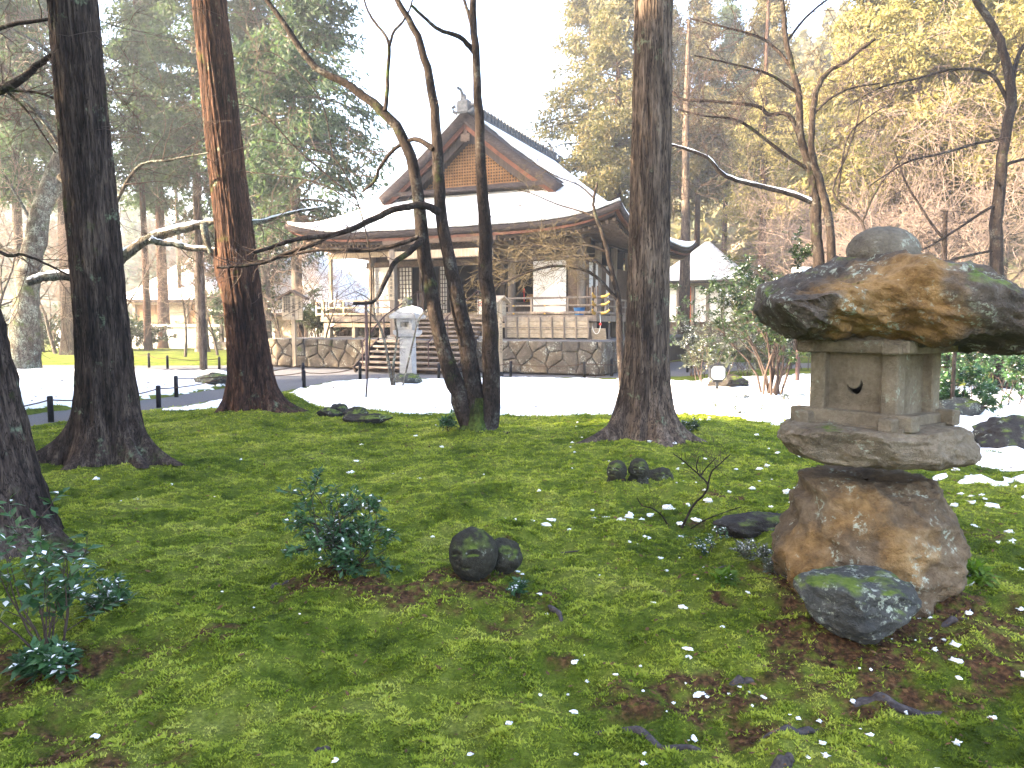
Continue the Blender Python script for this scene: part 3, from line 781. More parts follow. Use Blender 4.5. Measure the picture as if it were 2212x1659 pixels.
# ------------------------------------------------------------------ bare broadleaf trees
def limb_px(pts, Y, n=24, dY=0.0):
    """centre line traced over the photo, standing at distance Y (drifting by dY)"""
    P = [at(u, v, Y + dY * i / max(1, len(pts) - 1)) for i, (u, v) in enumerate(pts)]
    return spline(P, n)
def knobby(P, w0, w1, Y, seed=0):
    """radius in metres from pixel widths, slightly uneven"""
    t = np.linspace(0, 1, len(P))
    return (w0 + (w1 - w0) * t) / F_PX * Y / 2 * (1 + .10 * pn(t * 9 + seed, seed * 3.1, .5))
def bare_tree(name, base, label, group, Y, limbs, seed, mat="bark_maple", twig="twig", twig_from=(), tw=dict(), sub=(.35, 1.0), cat="tree", flare=None, snow_on=()):
    t = thing(name, base, label, cat, group)
    b = np.array(base)
    r = np.random.default_rng(seed)
    out = {}
    for i, L in enumerate(limbs):
        pts, w0, w1 = L[:3]; dY = L[3] if len(L) > 3 else 0.0
        n = max(10, min(44, len(pts) * 4))
        P = limb_px(pts, Y, n, dY)
        P[1:-1] += r.normal(size=(n - 2, 3)) * (w0 / F_PX * Y) * .03
        R = knobby(P, w0, w1, Y, seed + i)
        if flare and i in flare: R = R * (1 + flare[i] * np.exp(-np.linspace(0, 8, n)))
        V, F = tubes((P - b)[None], R[None], 12 if w0 > 12 else 8)
        obj("limb" if i else "trunk", mesh_np("limb", V, F, MAT[mat], True), t)
        if i in snow_on:
            top = (P - b) + np.stack([0 * R, 0 * R, R * .62], -1); Rs = R * .72 * np.clip(1 + .8 * pn(np.linspace(0, 12, n), seed, 2.2), .15, 1.6)
            V, F = tubes(top[None], Rs[None], 8)
            obj("limb_snow", mesh_np("limb_snow", V, F, MAT["snow"], True), t)
        if i in twig_from:
            k = twig_from[i]
            for q in range(k):
                f = sub[0] + (sub[1] - sub[0]) * r.random(); j = min(int(f * (n - 1)), n - 2)
                ax = P[j + 1] - P[j]; ax /= np.linalg.norm(ax)
                sd = r.normal(size=3) * np.array([1, .8, .8]); sd -= ax * sd.dot(ax); sd /= np.linalg.norm(sd)
                grow(r, P[j] - b, ax * .6 + sd * .8, tw.get("len", .9) * (.5 + .8 * r.random()), min(R[j] * .45, tw.get("r", .012)), tw.get("depth", 2), out,
                     spread=tw.get("spread", .75), droop=tw.get("droop", .0), kids=tw.get("kids", (3, 5)), npt=tw.get("npt", 6), wob=tw.get("wob", .2), flat=tw.get("flat", .7), rmin=tw.get("rmin", .003))
    if out: obj("twigs", branches_mesh("twigs", out, MAT[twig]), t)["kind"] = "stuff"
    return t
# the three-stemmed maple in front of the hall
zb = float(gz(T4.x, T4.y))
YM = T4.y
mp = bare_tree("maple_tree", (T4.x, T4.y, zb - .05), "bare maple with three slim dark stems from one mossy foot, before the hall steps", None, YM, [
    ([(1022, 940), (1000, 870), (980, 820), (960, 765), (937, 660), (917, 540), (905, 440), (890, 345), (862, 280), (822, 237), (760, 190), (690, 150), (645, 100), (610, 45), (565, -15), (500, -140), (470, -330)], 38, 6, .35),
    ([(1030, 940), (1025, 860), (1008, 740), (987, 640), (968, 550), (952, 455), (946, 345), (940, 260), (926, 160), (902, 85), (870, 20), (845, -30), (810, -170), (790, -380)], 37, 6, .1),
    ([(1048, 940), (1060, 860), (1059, 700), (1051, 600), (1046, 480), (1040, 370), (1034, 250), (1026, 100), (1020, -20), (1010, -200), (1030, -420)], 38, 6, -.3),
    ([(950, 460), (923, 445), (884, 446), (845, 455), (813, 470), (766, 492), (712, 509), (641, 517), (590, 532), (548, 546)], 17, 7, -.5),
    ([(712, 509), (670, 530), (618, 548), (579, 564), (544, 572), (500, 577), (468, 578)], 11, 4, -.3),
    ([(910, 520), (880, 548), (852, 568), (833, 607), (809, 650), (763, 656)], 14, 6, -.5),
    ([(905, 512), (852, 530), (790, 541), (735, 539), (669, 543), (591, 560), (540, 565)], 10, 4, .3),
    ([(936, 322), (907, 303), (884, 303), (852, 323), (821, 361), (809, 392), (782, 415)], 12, 5, .4),
    ([(832, 240), (836, 200), (838, 154), (841, 99), (829, 72), (803, 38), (784, -8), (760, -130)], 10, 3, .2),
    ([(841, 99), (851, 68), (872, 44), (890, 3), (910, -110)], 7, 2.5, .1),
    ([(1029, 118), (1012, 98), (991, 79), (950, 65), (920, 41), (889, 12)], 12, 6, -.4),
    ([(1026, 80), (1014, 35), (1000, -8), (960, -160)], 11, 4, .1),
    ([(1066, 940), (1080, 935), (1100, 936)], 14, 7, -.2),
], 3, twig_from={0: 6, 1: 6, 2: 6, 3: 12, 4: 9, 5: 4, 6: 7, 7: 3}, tw=dict(len=.7, r=.007, depth=1, kids=(2, 4), rmin=.0028), flare={0: .45, 1: .35, 2: .45})
V_ = trunk_mesh("foot", [(0, 0, -.02), (0, 0, .12), (.0, 0, .30), (.02, 0, .5)], .20, .12, MAT["bark_moss"], rows=30, sides=60, flare=.12, flare_h=.16, roots=((5.9, .25, .2), (3.6, .16, .25)), ridge=.012, seed=5)
obj("foot", V_, mp)

# fine maple spray reaching in front of the hall from the right
bare_tree("maple_tree", (*on_ground(1335, 838)[:2], -.02), "slender bare maple with fine ochre twigs in front of the white door panel", None, 15.5, [
    ([(1345, 842), (1340, 760), (1338, 690), (1335, 640), (1322, 590), (1312, 545), (1300, 500), (1285, 460), (1282, 430), (1290, 395)], 16, 5),
    ([(1335, 650), (1290, 600), (1250, 580), (1200, 575), (1150, 585), (1090, 610), (1030, 640)], 8, 3, -.8),
    ([(1325, 600), (1280, 560), (1230, 555), (1170, 560), (1110, 565), (1060, 560)], 7, 3, -.4),
    ([(1312, 545), (1270, 530), (1220, 540), (1160, 530), (1100, 535)], 6, 3, .4),
    ([(1290, 470), (1250, 455), (1200, 440), (1140, 415), (1080, 405)], 5, 2, .6),
    ([(1285, 430), (1250, 400), (1200, 380), (1150, 350)], 4, 2, .6),
], 9, twig="twig_ochre", twig_from={1: 26, 2: 26, 3: 24, 4: 8, 5: 5}, tw=dict(len=.75, r=.006, depth=2, kids=(2, 4), rmin=.0035, flat=.35, wob=.16), sub=(.1, 1.0))
# maple to the right with the snowy limb
bare_tree("maple_tree", (*on_ground(1772, 860)[:2], -.02), "twin trunked bare maple with a snow topped limb, behind the lantern's capstone", None, 15.0, [
    ([(1772, 862), (1769, 577), (1764, 511), (1760, 438), (1755, 380), (1744, 347), (1730, 292), (1725, 205), (1711, 146), (1697, 73), (1688, -20), (1670, -200), (1690, -400)], 26, 5),
    ([(1800, 862), (1797, 640), (1795, 570), (1791, 475), (1772, 394), (1755, 335), (1755, 248), (1766, 190), (1787, 157), (1824, 135), (1890, 84)], 22, 6, -.4),
    ([(1758, 440), (1711, 420), (1652, 405), (1608, 394), (1561, 376), (1528, 340), (1477, 321), (1440, 310)], 12, 5, -.8),
    ([(1745, 350), (1707, 252), (1660, 248), (1638, 230), (1550, 219), (1477, 215), (1451, 197)], 11, 4, .6),
    ([(1745, 365), (1689, 329), (1623, 277), (1579, 256), (1520, 250), (1460, 235)], 9, 3, -.5),
    ([(1712, 150), (1680, 110), (1640, 80), (1570, 60), (1490, 40)], 8, 3, .5),
    ([(1722, 200), (1660, 160), (1590, 140), (1500, 120)], 7, 3, -.5),
    ([(1700, 90), (1730, 50), (1760, 20), (1800, -10)], 6, 4, .3),
    ([(1755, 250), (1790, 215), (1840, 190), (1900, 180)], 6, 3, .3),
], 21, mat="bark_maple", twig="twig", twig_from={2: 10, 3: 14, 4: 14, 5: 12, 6: 12, 7: 6, 8: 12, 1: 8, 0: 8}, tw=dict(len=1.1, r=.009, depth=2, kids=(3, 4), rmin=.0035), snow_on=(2,))
# right dark trunk
bare_tree("leaning_tree", (*on_ground(2165, 850)[:2], -.02), "dark slightly crooked trunk beyond the lantern's moss topped shoulder", None, 17.0, [
    ([(2165, 855), (2160, 700), (2156, 610), (2152, 540), (2155, 440), (2168, 320), (2184, 220), (2170, 120), (2142, 50), (2098, -20), (2050, -180), (2060, -380)], 32, 8),
    ([(2182, 230), (2140, 160), (2060, 150), (1980, 170), (1900, 190), (1830, 230)], 8, 3, .5),
    ([(2155, 440), (2120, 460), (2060, 500), (1990, 540), (1900, 560)], 7, 3, -.5),
    ([(2160, 300), (2110, 310), (2040, 330), (1960, 350), (1880, 400)], 7, 3, -.3),
    ([(2165, 360), (2190, 350), (2230, 340)], 8, 5, .2),
    ([(2150, 540), (2080, 555), (2010, 575), (1960, 572), (1900, 565)], 6, 3, -.6),
    ([(2184, 200), (2200, 120), (2240, 60)], 12, 6, .3),
], 23, mat="bark_maple", twig_from={1: 14, 2: 12, 3: 14, 4: 4, 5: 6, 6: 6}, tw=dict(len=1.0, r=.008, depth=2, kids=(3, 4), rmin=.0035), sub=(.15, 1.0))
# thin stems in the right middle
bare_tree("bare_sapling", (*on_ground(2047, 840)[:2], -.02), "short dark snapped stem behind the lantern's capstone", None, 17.5, [
    ([(2047, 845), (2045, 700), (2042, 590), (2040, 520), (2043, 455)], 13, 9), ([(2042, 520), (2010, 480), (1960, 400), (1930, 320)], 7, 3)], 25, twig_from={1: 8}, tw=dict(len=.8, r=.006, depth=1, rmin=.0035))
bare_tree("bare_sapling", (*on_ground(1890, 842)[:2], -.02), "forked thin bare sapling rising behind the round finial stone", None, 17.0, [
    ([(1890, 845), (1880, 600), (1862, 480), (1800, 420), (1830, 330), (1850, 270), (1862, 200)], 7, 3), ([(1862, 480), (1900, 400), (1960, 330)], 5, 3), ([(1810, 420), (1830, 300), (1880, 250), (1930, 220)], 5, 2)], 26, twig_from={0: 12, 1: 8, 2: 8}, tw=dict(len=.9, r=.006, depth=2, kids=(2, 3), rmin=.0035))

# bare brown thickets that fill the right hillside
out_v = []
for sd in range(3):
    r = np.random.default_rng(100 + sd); out = {}
    grow(r, (0, 0, 0), (.05, 0, 1), 5.5, .11, 4, out, spread=.75, droop=-.015, kids=(4, 6), npt=6, wob=.13, ratio=.62, flat=.9, rmin=.006)
    lv = {k: v for k, v in out.items() if k >= 3}; tw_ = {k: v for k, v in out.items() if k < 3}
    out_v.append((branches_mesh("stem", lv, MAT["bark_grey"]), branches_mesh("twigs", tw_, MAT["twig_pale"])))
def thicket_tree(x, y, z, s, rz, label, group, v=0, name="bare_tree"):
    t = thing(name, (x, y, z), label, "tree", group, rz); t.scale = (s,) * 3
    obj("stem", out_v[v][0], t); obj("twigs", out_v[v][1], t)["kind"] = "stuff"
    return t
k = 0
r = random.Random(4)
for (u, y, s) in [(1800, 30, .75), (1860, 25, .75), (1920, 31, 1.0), (1960, 24, .75), (2030, 28, .95), (2090, 33, 1.1), (2120, 23, .75), (2190, 27, .95), (2250, 24, .9),
                  (1900, 20.5, .55), (2010, 21, .65), (1760, 37, .8), (2150, 37, 1.1)]:
    x = (u - 1106) / F_PX * y
    thicket_tree(x, y, .25 * max(0, (y - 24) / 6), s * 1.12, r.random() * 6, "bare brown twigged tree in the thicket right of the hall", "bare trees in the right thicket", k % 3); k += 1
for (u, y, s) in [(700, 30, .55), (728, 33, .62), (650, 34, .6), (620, 31, .5), (250, 36, .8), (60, 34, .9), (-20, 30, .9), (120, 40, 1.0), (400, 36, .7), (470, 38, .7)]:
    x = (u - 1106) / F_PX * y
    thicket_tree(x, y, 0, s, r.random() * 6, "small bare tree spreading thin branches left of the hall", "bare trees left of the hall", k % 3); k += 1

# old lichen tree on the left, hidden old maple with snowy limbs
bare_tree("lichen_tree", tuple(on_ground(50, 800)), "old tree with pale lichen patches on a thick curving trunk beyond the left snow", None, on_ground(50, 800).y, [
    ([(48, 806), (52, 740), (56, 680), (60, 620), (70, 555), (92, 445), (125, 345), (141, 270), (150, 150), (158, 40), (160, -60), (150, -250)], 60, 8),
    ([(70, 545), (40, 545), (0, 540), (-40, 550)], 16, 10), ([(105, 440), (130, 405), (150, 400)], 20, 12),
    ([(130, 330), (90, 250), (40, 180), (0, 140)], 12, 5), ([(150, 150), (90, 100), (20, 60)], 10, 5), ([(80, 500), (40, 430), (10, 380)], 8, 4)], 31, mat="bark_lichen", twig="twig_pale",
    twig_from={3: 10, 4: 10, 5: 8, 1: 5}, tw=dict(len=1.6, r=.015, depth=2, kids=(3, 4), rmin=.007), flare={0: .25})
YH = 12.0
bare_tree("old_maple", (*on_ground(235, 907)[:2], -.05), "old maple whose thick snow capped limbs reach past both cedar trunks", None, YH, [
    ([(232, 912), (236, 800), (240, 700), (238, 620), (232, 570), (225, 520), (190, 440), (130, 380)], 60, 18),
    ([(236, 590), (260, 560), (294, 533), (328, 513), (393, 496), (434, 486), (465, 480), (537, 482), (581, 475), (633, 458), (700, 447)], 26, 4, .4),
    ([(325, 518), (342, 524), (376, 527), (410, 537), (465, 541), (520, 560)], 15, 9, .2),
    ([(232, 610), (190, 604), (140, 596), (95, 600), (60, 610)], 26, 14, -.3),
    ([(440, 486), (447, 520), (455, 545)], 16, 10),
    ([(225, 520), (250, 440), (300, 360), (370, 345), (450, 330)], 10, 3, -.4),
    ([(190, 440), (120, 300), (50, 215), (-20, 180)], 10, 4, -.5),
], 33, mat="bark_lichen", twig="twig", twig_from={1: 9, 5: 9, 6: 10, 2: 4}, tw=dict(len=1.0, r=.008, depth=2, kids=(2, 4), rmin=.0032), snow_on=(1, 2, 3))
# thin branches sweeping across the sky at upper left
bare_tree("maple_tree", (*on_ground(-420, 990)[:2], 0), "bare maple beyond the leaning tree sending thin branches past the dark cedar trunk", None, on_ground(-420, 990).y, [
    ([(-420, 995), (-400, 700), (-330, 420), (-220, 260), (-120, 220), (0, 195), (60, 160), (110, 120), (150, 110)], 40, 6),
    ([(-220, 260), (-100, 120), (0, 60), (120, 40), (210, 20)], 14, 4), ([(-330, 420), (-150, 440), (0, 545), (50, 550), (110, 575), (170, 605)], 10, 3),
    ([(0, 195), (80, 200), (140, 225), (200, 260)], 6, 3), ([(-60, 150), (40, 220), (120, 330)], 7, 3)], 37, twig_from={0: 10, 1: 14, 2: 8, 3: 8, 4: 8}, tw=dict(len=.9, r=.007, depth=2, kids=(2, 4), rmin=.003))
# twigs crossing in front of the cedars, upper middle left (from the three-stemmed maple's neighbour)
bare_tree("maple_tree", (*on_ground(690, 868)[:2], -.02), "thin bare maple sapling whose long twigs cross before the dense evergreen", None, on_ground(690, 868).y, [
    ([(790, 870), (800, 700), (800, 560), (770, 430), (720, 340), (660, 320), (560, 300)], 4, 2, .3), ([(770, 430), (650, 330), (560, 240), (480, 220)], 4, 2, -.4), ([(720, 340), (690, 210), (600, 120), (540, 110)], 3, 2),
    ([(780, 450), (700, 400), (610, 380), (520, 370)], 3, 2, .6)], 39, twig_from={0: 10, 1: 10, 2: 8, 3: 8}, tw=dict(len=1.1, r=.006, depth=2, kids=(2, 3), rmin=.0035), sub=(.5, 1.0))
# two pale thin stems by the standing lantern
bare_tree("bare_sapling", (*on_ground(848, 838)[:2], 0), "lichen spotted thin sapling pair beside the stone pillar lantern", None, on_ground(848, 838).y, [
    ([(850, 842), (842, 800), (835, 760), (826, 720), (812, 690), (790, 668)], 8, 4), ([(852, 842), (850, 790), (855, 750), (858, 720), (852, 690)], 6, 4),
    ([(868, 842), (880, 790), (892, 740), (905, 690), (930, 665), (960, 655)], 4, 3), ([(812, 690), (800, 650), (770, 630)], 4, 2)], 41, mat="bark_lichen", twig="twig", twig_from={0: 6, 3: 6, 2: 3}, tw=dict(len=.5, r=.005, depth=2, kids=(2, 3), rmin=.003))
# ------------------------------------------------------------------ the stone terrace and the hall
TH = math.radians(24)
HO = Vector((-3.32, 25.72, 0.0))
HALL_RZ = -TH
def clip_poly(poly, px, py, nx_, ny_):
    """keep the side where (p - P).n <= 0"""
    res = []
    for i in range(len(poly)):
        a, b = poly[i], poly[(i + 1) % len(poly)]
        da = (a[0] - px) * nx_ + (a[1] - py) * ny_; db = (b[0] - px) * nx_ + (b[1] - py) * ny_
        if da <= 0: res.append(a)
        if (da < 0 < db) or (db < 0 < da):
            t = da / (da - db); res.append((a[0] + (b[0] - a[0]) * t, a[1] + (b[1] - a[1]) * t))
    return res
def stones(L, H, seed, row_h, mean_w):
    """irregular fitted stones over a strip L x H as 2D polygons"""
    r = random.Random(seed); pts = []
    z = 0
    for h, w in zip(row_h, mean_w):
        x = -r.random() * w
        while x < L + w:
            ww = w * (.65 + .7 * r.random()); pts.append((x + ww / 2, z + h * (.5 + .5 * (r.random() - .5)))); x += ww
        z += h
    res = []
    for i, p in enumerate(pts):
        poly = [(0, 0), (L, 0), (L, H), (0, H)]
        for j, q in enumerate(pts):
            if i == j or abs(p[0] - q[0]) > 2.6: continue
            mx, my = (p[0] + q[0]) / 2, (p[1] + q[1]) / 2
            poly = clip_poly(poly, mx, my, q[0] - p[0], q[1] - p[1])
            if len(poly) < 3: break
        if len(poly) >= 3: res.append(poly)
    return res
def stone_mesh(poly, r, gap=.007, depth=.10, to3=None):
    c = np.mean(poly, axis=0); Q = np.array(poly)
    d = Q - c; ln = np.linalg.norm(d, axis=1, keepdims=True) + 1e-6
    A = c + d * np.clip((ln - gap) / ln, .3, 1); Bq = c + d * np.clip((ln - gap - .035) / ln, .2, 1); Cq = c + d * np.clip((ln - gap - .10) / ln, .1, 1)
    n = len(Q); out = .02 + .045 * r.random(); tx, ty = (r.random() - .5) * .06, (r.random() - .5) * .10
    lay = []
    for (S, o) in ((A, -depth), (A, -.015), (Bq, out * .65), (Cq, out)):
        tilt = (S[:, 0] - c[0]) * tx + (S[:, 1] - c[1]) * ty
        lay.append(np.stack([S[:, 0], S[:, 1], o + (tilt if o > 0 else 0 * tilt) + (np.array([r.random() for _ in range(n)]) - .5) * (.02 if o > 0 else 0)], -1))
    V = np.concatenate(lay)
    F = []
    for k in range(3):
        for i in range(n): F.append((k * n + i, k * n + (i + 1) % n, (k + 1) * n + (i + 1) % n, (k + 1) * n + i))
    V3 = np.stack(to3(V[:, 0], V[:, 1], V[:, 2]), -1)
    me = bpy.data.meshes.new("stone")
    me.from_pydata([tuple(v) for v in V3], [], F + [tuple(3 * n + i for i in range(n))])
    me.materials.append(MAT["wall_stone"])
    return me
terr = thing("stone_terrace", HO, "low terrace of irregular fitted stones carrying the wooden hall", "terrace", rz=HALL_RZ)
SX, TZ, TD = 6.72, 1.03, 17.0
MB().box((0, TD / 2 + .06, TZ / 2 - .04), (SX * 2 - .1, TD, TZ - .02)).build("core", MAT["wood_dark"], terr)
MB().box((0, TD / 2 + .08, TZ - .012), (SX * 2 - .2, TD - .1, .06)).build("top_bed", MAT["gravel"], terr)
rr = random.Random(8)
for poly in stones(SX * 2, TZ, 3, (.44, .30, .29), (.74, .52, .62)):
    obj("stone", stone_mesh(poly, rr, to3=lambda a, b, o: (a - SX, -o, b)), terr)
for poly in stones(8.0, TZ, 5, (.44, .30, .29), (.74, .52, .62)):
    obj("stone", stone_mesh(poly, rr, to3=lambda a, b, o: (SX + o * 1.0, a, b)), terr)

hall = thing("temple_hall", HO, "wooden temple hall with snow covered hip and gable roof and railed veranda", "temple", rz=HALL_RZ)
E_, Y0, Y1, R1, R2 = 6.84, 1.4, 15.0, 4.2, 12.4
YC, YH2 = (Y0 + Y1) / 2, (Y1 - Y0) / 2
def S_h(d): return 4.95 + .52 * d + .026 * d * d
def uplift(x, y): return .60 * np.clip(np.abs(x) / E_, 0, 1.02) ** 5 * np.clip(np.abs(y - YC) / YH2, 0, 1.02) ** 5
DF = R1 - Y0 + .15
def grid_mesh(name, X, Y, Z, mat, smooth=True):
    n = X.shape[1]; i = (np.arange(X.shape[0] - 1)[:, None] * n + np.arange(n - 1)[None]).ravel()
    return mesh_np(name, np.stack([X, Y, Z], -1).reshape(-1, 3), np.stack([i, i + 1, i + n + 1, i + n], 1), mat, smooth)
def solid(o, th, off=-1.0):
    m = o.modifiers.new("thick", 'SOLIDIFY'); m.thickness = th; m.offset = off; return o
roof = bpy.data.objects.new("roof", None); link(roof, hall)
def skirt(name, front, d0, d1, lift, mat, jit=0.0, nd=14, nxs=80, parent=None):
    d = np.linspace(d0, d1, nd)[:, None]; t = np.linspace(-1, 1, nxs)[None]
    hw = E_ - d; X = t * hw; D = np.repeat(d, nxs, 1)
    if jit: D[0] += jit * (pn(X[0] * 1.7, 3.3, .2) + .5 * pn(X[0] * 6, 1.3, .2))
    Y = (Y0 + D) if front else (Y1 - D)
    Z = S_h(D) + uplift(X, Y) + lift
    if not front: X = X[:, ::-1]
    return obj(name, grid_mesh(name, X, Y, Z, mat), parent)
solid(skirt("front_slope", True, 0, DF, 0, MAT["bark_roof"], parent=roof), .20)
solid(skirt("rear_slope", False, 0, DF, 0, MAT["bark_roof"], parent=roof), .20)
def side(name, sgn, lift, mat, ya=None, yb=None, d0=0.0, nd=26, ny_=60, jag=None, parent=None):
    y = np.linspace(ya if ya is not None else Y0, yb if yb is not None else Y1, ny_)[:, None]
    inside = (y >= R1 - .62) & (y <= R2 + .62)
    dmax = np.where(inside, E_, np.minimum(y - Y0, Y1 - y))
    dm0 = np.minimum(np.minimum(y - Y0, Y1 - y), DF + .02)
    res = []
    # lower band (to the gable foot) and upper band
    for (a, b, sel) in ((d0, None, 0), (DF, E_, 1)):
        if sel == 0:
            t = np.linspace(0, 1, nd)[None]; D = d0 + t * np.maximum(dm0 - d0, 0); Yg = np.repeat(y, nd, 1)
        else:
            y2 = np.linspace(max(R1 - .62, ya if ya is not None else -9), min(R2 + .62, yb if yb is not None else 99), ny_)[:, None]
            t = np.linspace(0, 1, nd)[None]; D = DF - .02 + t * (E_ - DF + .02) + 0 * y2; Yg = np.repeat(y2, nd, 1)
            if jag is not None:
                Yg = Yg.copy(); Yg[0] = Yg[0] + jag * (.5 + pn(D[0] * 2.1, .7, .1) + 1.3 * np.abs(pn(D[0] * 9, 1.7, .4)))
        X = sgn * (E_ - D); Z = S_h(D) + uplift(X, Yg) + lift
        if sgn > 0: X, Yg, Z = X[::-1], Yg[::-1], Z[::-1]
        res.append(obj(name, grid_mesh(name, X, Yg, Z, mat), parent))
    return res
for sgn in (-1, 1):
    lo, up = side("side_slope", sgn, 0, MAT["bark_roof"], parent=roof)
    solid(lo, .20); solid(up, .34)
snow_r = obj("roof_snow", skirt("tmp", True, .06, DF - .02, .12, MAT["snow"], jit=.05, nxs=150).data, hall); bpy.data.objects.remove(bpy.data.objects["tmp"])
solid(snow_r, .07)
for sgn in (1, -1):
    for o in side("roof_snow", sgn, .11, MAT["snow"], ya=Y0 + .05, d0=.06, parent=hall): solid(o, .065)
    break
# upper right snow begins raggedly behind the bare bark of the verge
for o in [x for x in hall.children if x.name.startswith("roof_snow")]:
    me = o.data; co = np.empty(len(me.vertices) * 3); me.vertices.foreach_get("co", co); co = co.reshape(-1, 3)
    if co[:, 2].max() > 8.5:
        D = E_ - np.abs(co[:, 0]); t = np.clip((co[:, 1] - (R1 - .62)) / (R2 - R1 + 1.2), 0, 1)
        st = R1 + .35 + .55 * np.clip((E_ - D) / 3.6, 0, 1) + .35 * pn(D * 2.2, .7, .1) + .35 * np.abs(pn(D * 11, 1.7, .4))
        co[:, 1] = st + t * (R2 + .6 - st); me.vertices.foreach_set("co", co.ravel()); me.update()
for sgn in (-1,):
    for o in side("roof_snow", sgn, .11, MAT["snow"], ya=Y0 + .05, d0=.06, parent=hall): solid(o, .065)
# eave boards: red-brown edge under the bark, two layers
def eave_strip(name, inset, drop, th, mat):
    X = np.linspace(-1, 1, 70); P = []
    for (x0, y0, x1, y1) in ((-E_, Y0, E_, Y0), (E_, Y0, E_, Y1), (E_, Y1, -E_, Y1), (-E_, Y1, -E_, Y0)):
        t = (X + 1) / 2; P.append(np.stack([x0 + (x1 - x0) * t, y0 + (y1 - y0) * t], -1)[:-1])
    P = np.concatenate(P)
    s = np.array([(E_ - inset) / E_, (YH2 - inset) / YH2]); s2 = np.array([(E_ - inset - .35) / E_, (YH2 - inset - .35) / YH2])
    def ring(sc, z): q = (P - [0, YC]) * sc + [0, YC]; return np.concatenate([q, (4.95 + uplift(P[:, 0], P[:, 1]) + z)[:, None]], 1)
    R_ = [ring(s, -drop), ring(s, -drop - th), ring(s2, -drop - th + .06), ring(s2, -drop + .1)]
    n = len(P); V = np.concatenate(R_); i = np.arange(n); j = (i + 1) % n
    F = np.concatenate([np.stack([k * n + i, ((k + 1) % 4) * n + i, ((k + 1) % 4) * n + j, k * n + j], 1) for k in range(4)])
    obj(name, mesh_np(name, V, F, MAT[mat]), roof)
eave_strip("eave_board", .10, .19, .09, "wood_red")
eave_strip("eave_board", .26, .285, .10, "wood_dark")
# rafters under the eaves: too fine to pick apart
mb = MB()
for k in range(64):
    x = -6.5 + 13.0 * k / 63
    z = 4.95 + float(uplift(x, Y0)) - .42
    l_ = max(.25, min(2.5, E_ - abs(x) - .1)); mb.bar((x, Y0 + .32, z), (x, Y0 + .32 + l_, z + .24 * l_), .07, .09)
for k in range(66):
    y = Y0 + .5 + 12.6 * k / 65
    z = 4.95 + float(uplift(E_, y)) - .42
    l_ = max(.25, min(2.5, y - Y0 - .1, Y1 - y - .1))
    for sg in (-1, 1): mb.bar((sg * (E_ - .32), y, z), (sg * (E_ - .32 - l_), y, z + .24 * l_), .07, .09)
raf = mb.build("rafters", MAT["wood_brown"], hall); raf["kind"] = "stuff"
# soffit boards closing the eaves
d = np.linspace(.3, 3.2, 4)[:, None]; t = np.linspace(-1, 1, 40)[None]
X = t * (E_ - d); Y = Y0 + d + 0 * t
obj("soffit", grid_mesh("soffit", X, Y, 4.66 + .24 * d + uplift(X, Y) * .9, MAT["wood_brown"]), hall)
yy = np.linspace(-1, 1, 40)[None]; Y = YC + yy * (YH2 - d)
for sg in (-1, 1): obj("soffit", grid_mesh("soffit", sg * (E_ - d) + 0 * yy, Y, 4.66 + .24 * d + uplift(E_ - d, Y) * .9, MAT["wood_brown"]), hall)
# the gable: wall, lattice, bargeboards, pendant
GY = R1 + .12
gb = bpy.data.objects.new("gable", None); link(gb, hall)
xs = np.linspace(-3.3, 3.3, 41)
topz = S_h(E_ - np.abs(xs)) - .36
V = np.concatenate([np.stack([xs, 0 * xs + GY, 0 * xs + 6.55], -1), np.stack([xs, 0 * xs + GY, np.maximum(topz, 6.56)], -1)])
i = np.arange(40); obj("gable_wall", mesh_np("gable_wall", V, np.stack([i, i + 1, i + 42, i + 41], 1), MAT["wood_dark"]), gb)
mb = MB(); zl0, zl1 = 7.0, 8.6
for k in range(-19, 20):
    x = k * .115; zt = min(zl1, float(S_h(E_ - abs(x))) - 1.0)
    if zt > zl0 + .1: mb.box((x, GY - .05, (zl0 + zt) / 2), (.05, .04, zt - zl0))
for k in range(0, 15):
    z = zl0 + .02 + k * .115
    hw = max([abs(q * .02) for q in range(0, 150) if float(S_h(E_ - q * .02)) - 1.0 > z] + [0])
    if hw > .1 and z < zl1: mb.box((0, GY - .065, z), (hw * 2, .035, .045))
mb.build("gable_lattice", MAT["wood_lattice"], gb)["kind"] = "stuff"
MB().box((0, GY - .07, 6.90), (6.0, .10, .16)).build("gable_sill", MAT["wood_brown"], gb)
MB().box((0, GY - .12, 6.72), (6.9, .22, .16)).build("gable_foot", MAT["wood_dark"], gb)
for (nm, off, w, yy_, mt, ov) in (("bargeboard", .36, .30, R1 - .50, "wood_red", .10), ("bargeboard_inner", .64, .34, R1 - .30, "wood_dark", .08), ("verge_thatch", -.005, .36, R1 - .62, "bark_roof", .10)):
    for sg in (-1, 1):
        q = np.linspace(.02, 3.75, 30); Z = S_h(E_ - q) - off
        V = []
        for y_ in (yy_, yy_ + ov):
            V += [np.stack([sg * q, 0 * q + y_, Z], -1), np.stack([sg * q, 0 * q + y_, Z - w * (1 - .25 * q / 3.7)], -1)]
        V = np.concatenate(V); n = 30; i = np.arange(n - 1)
        F = [np.stack([a * n + i, a * n + i + 1, b * n + i + 1, b * n + i], 1) for a, b in ((0, 1), (2, 3), (0, 2), (1, 3))]
        obj(nm, mesh_np(nm, V, F, MAT[mt]), gb)
mb = MB(); mb.box((0, R1 - .42, 8.95), (.16, .08, .75)); mb.box((0, R1 - .45, 8.75), (.42, .06, .30), bev=.08)
mb.build("gable_pendant", MAT["wood_brown"], gb)
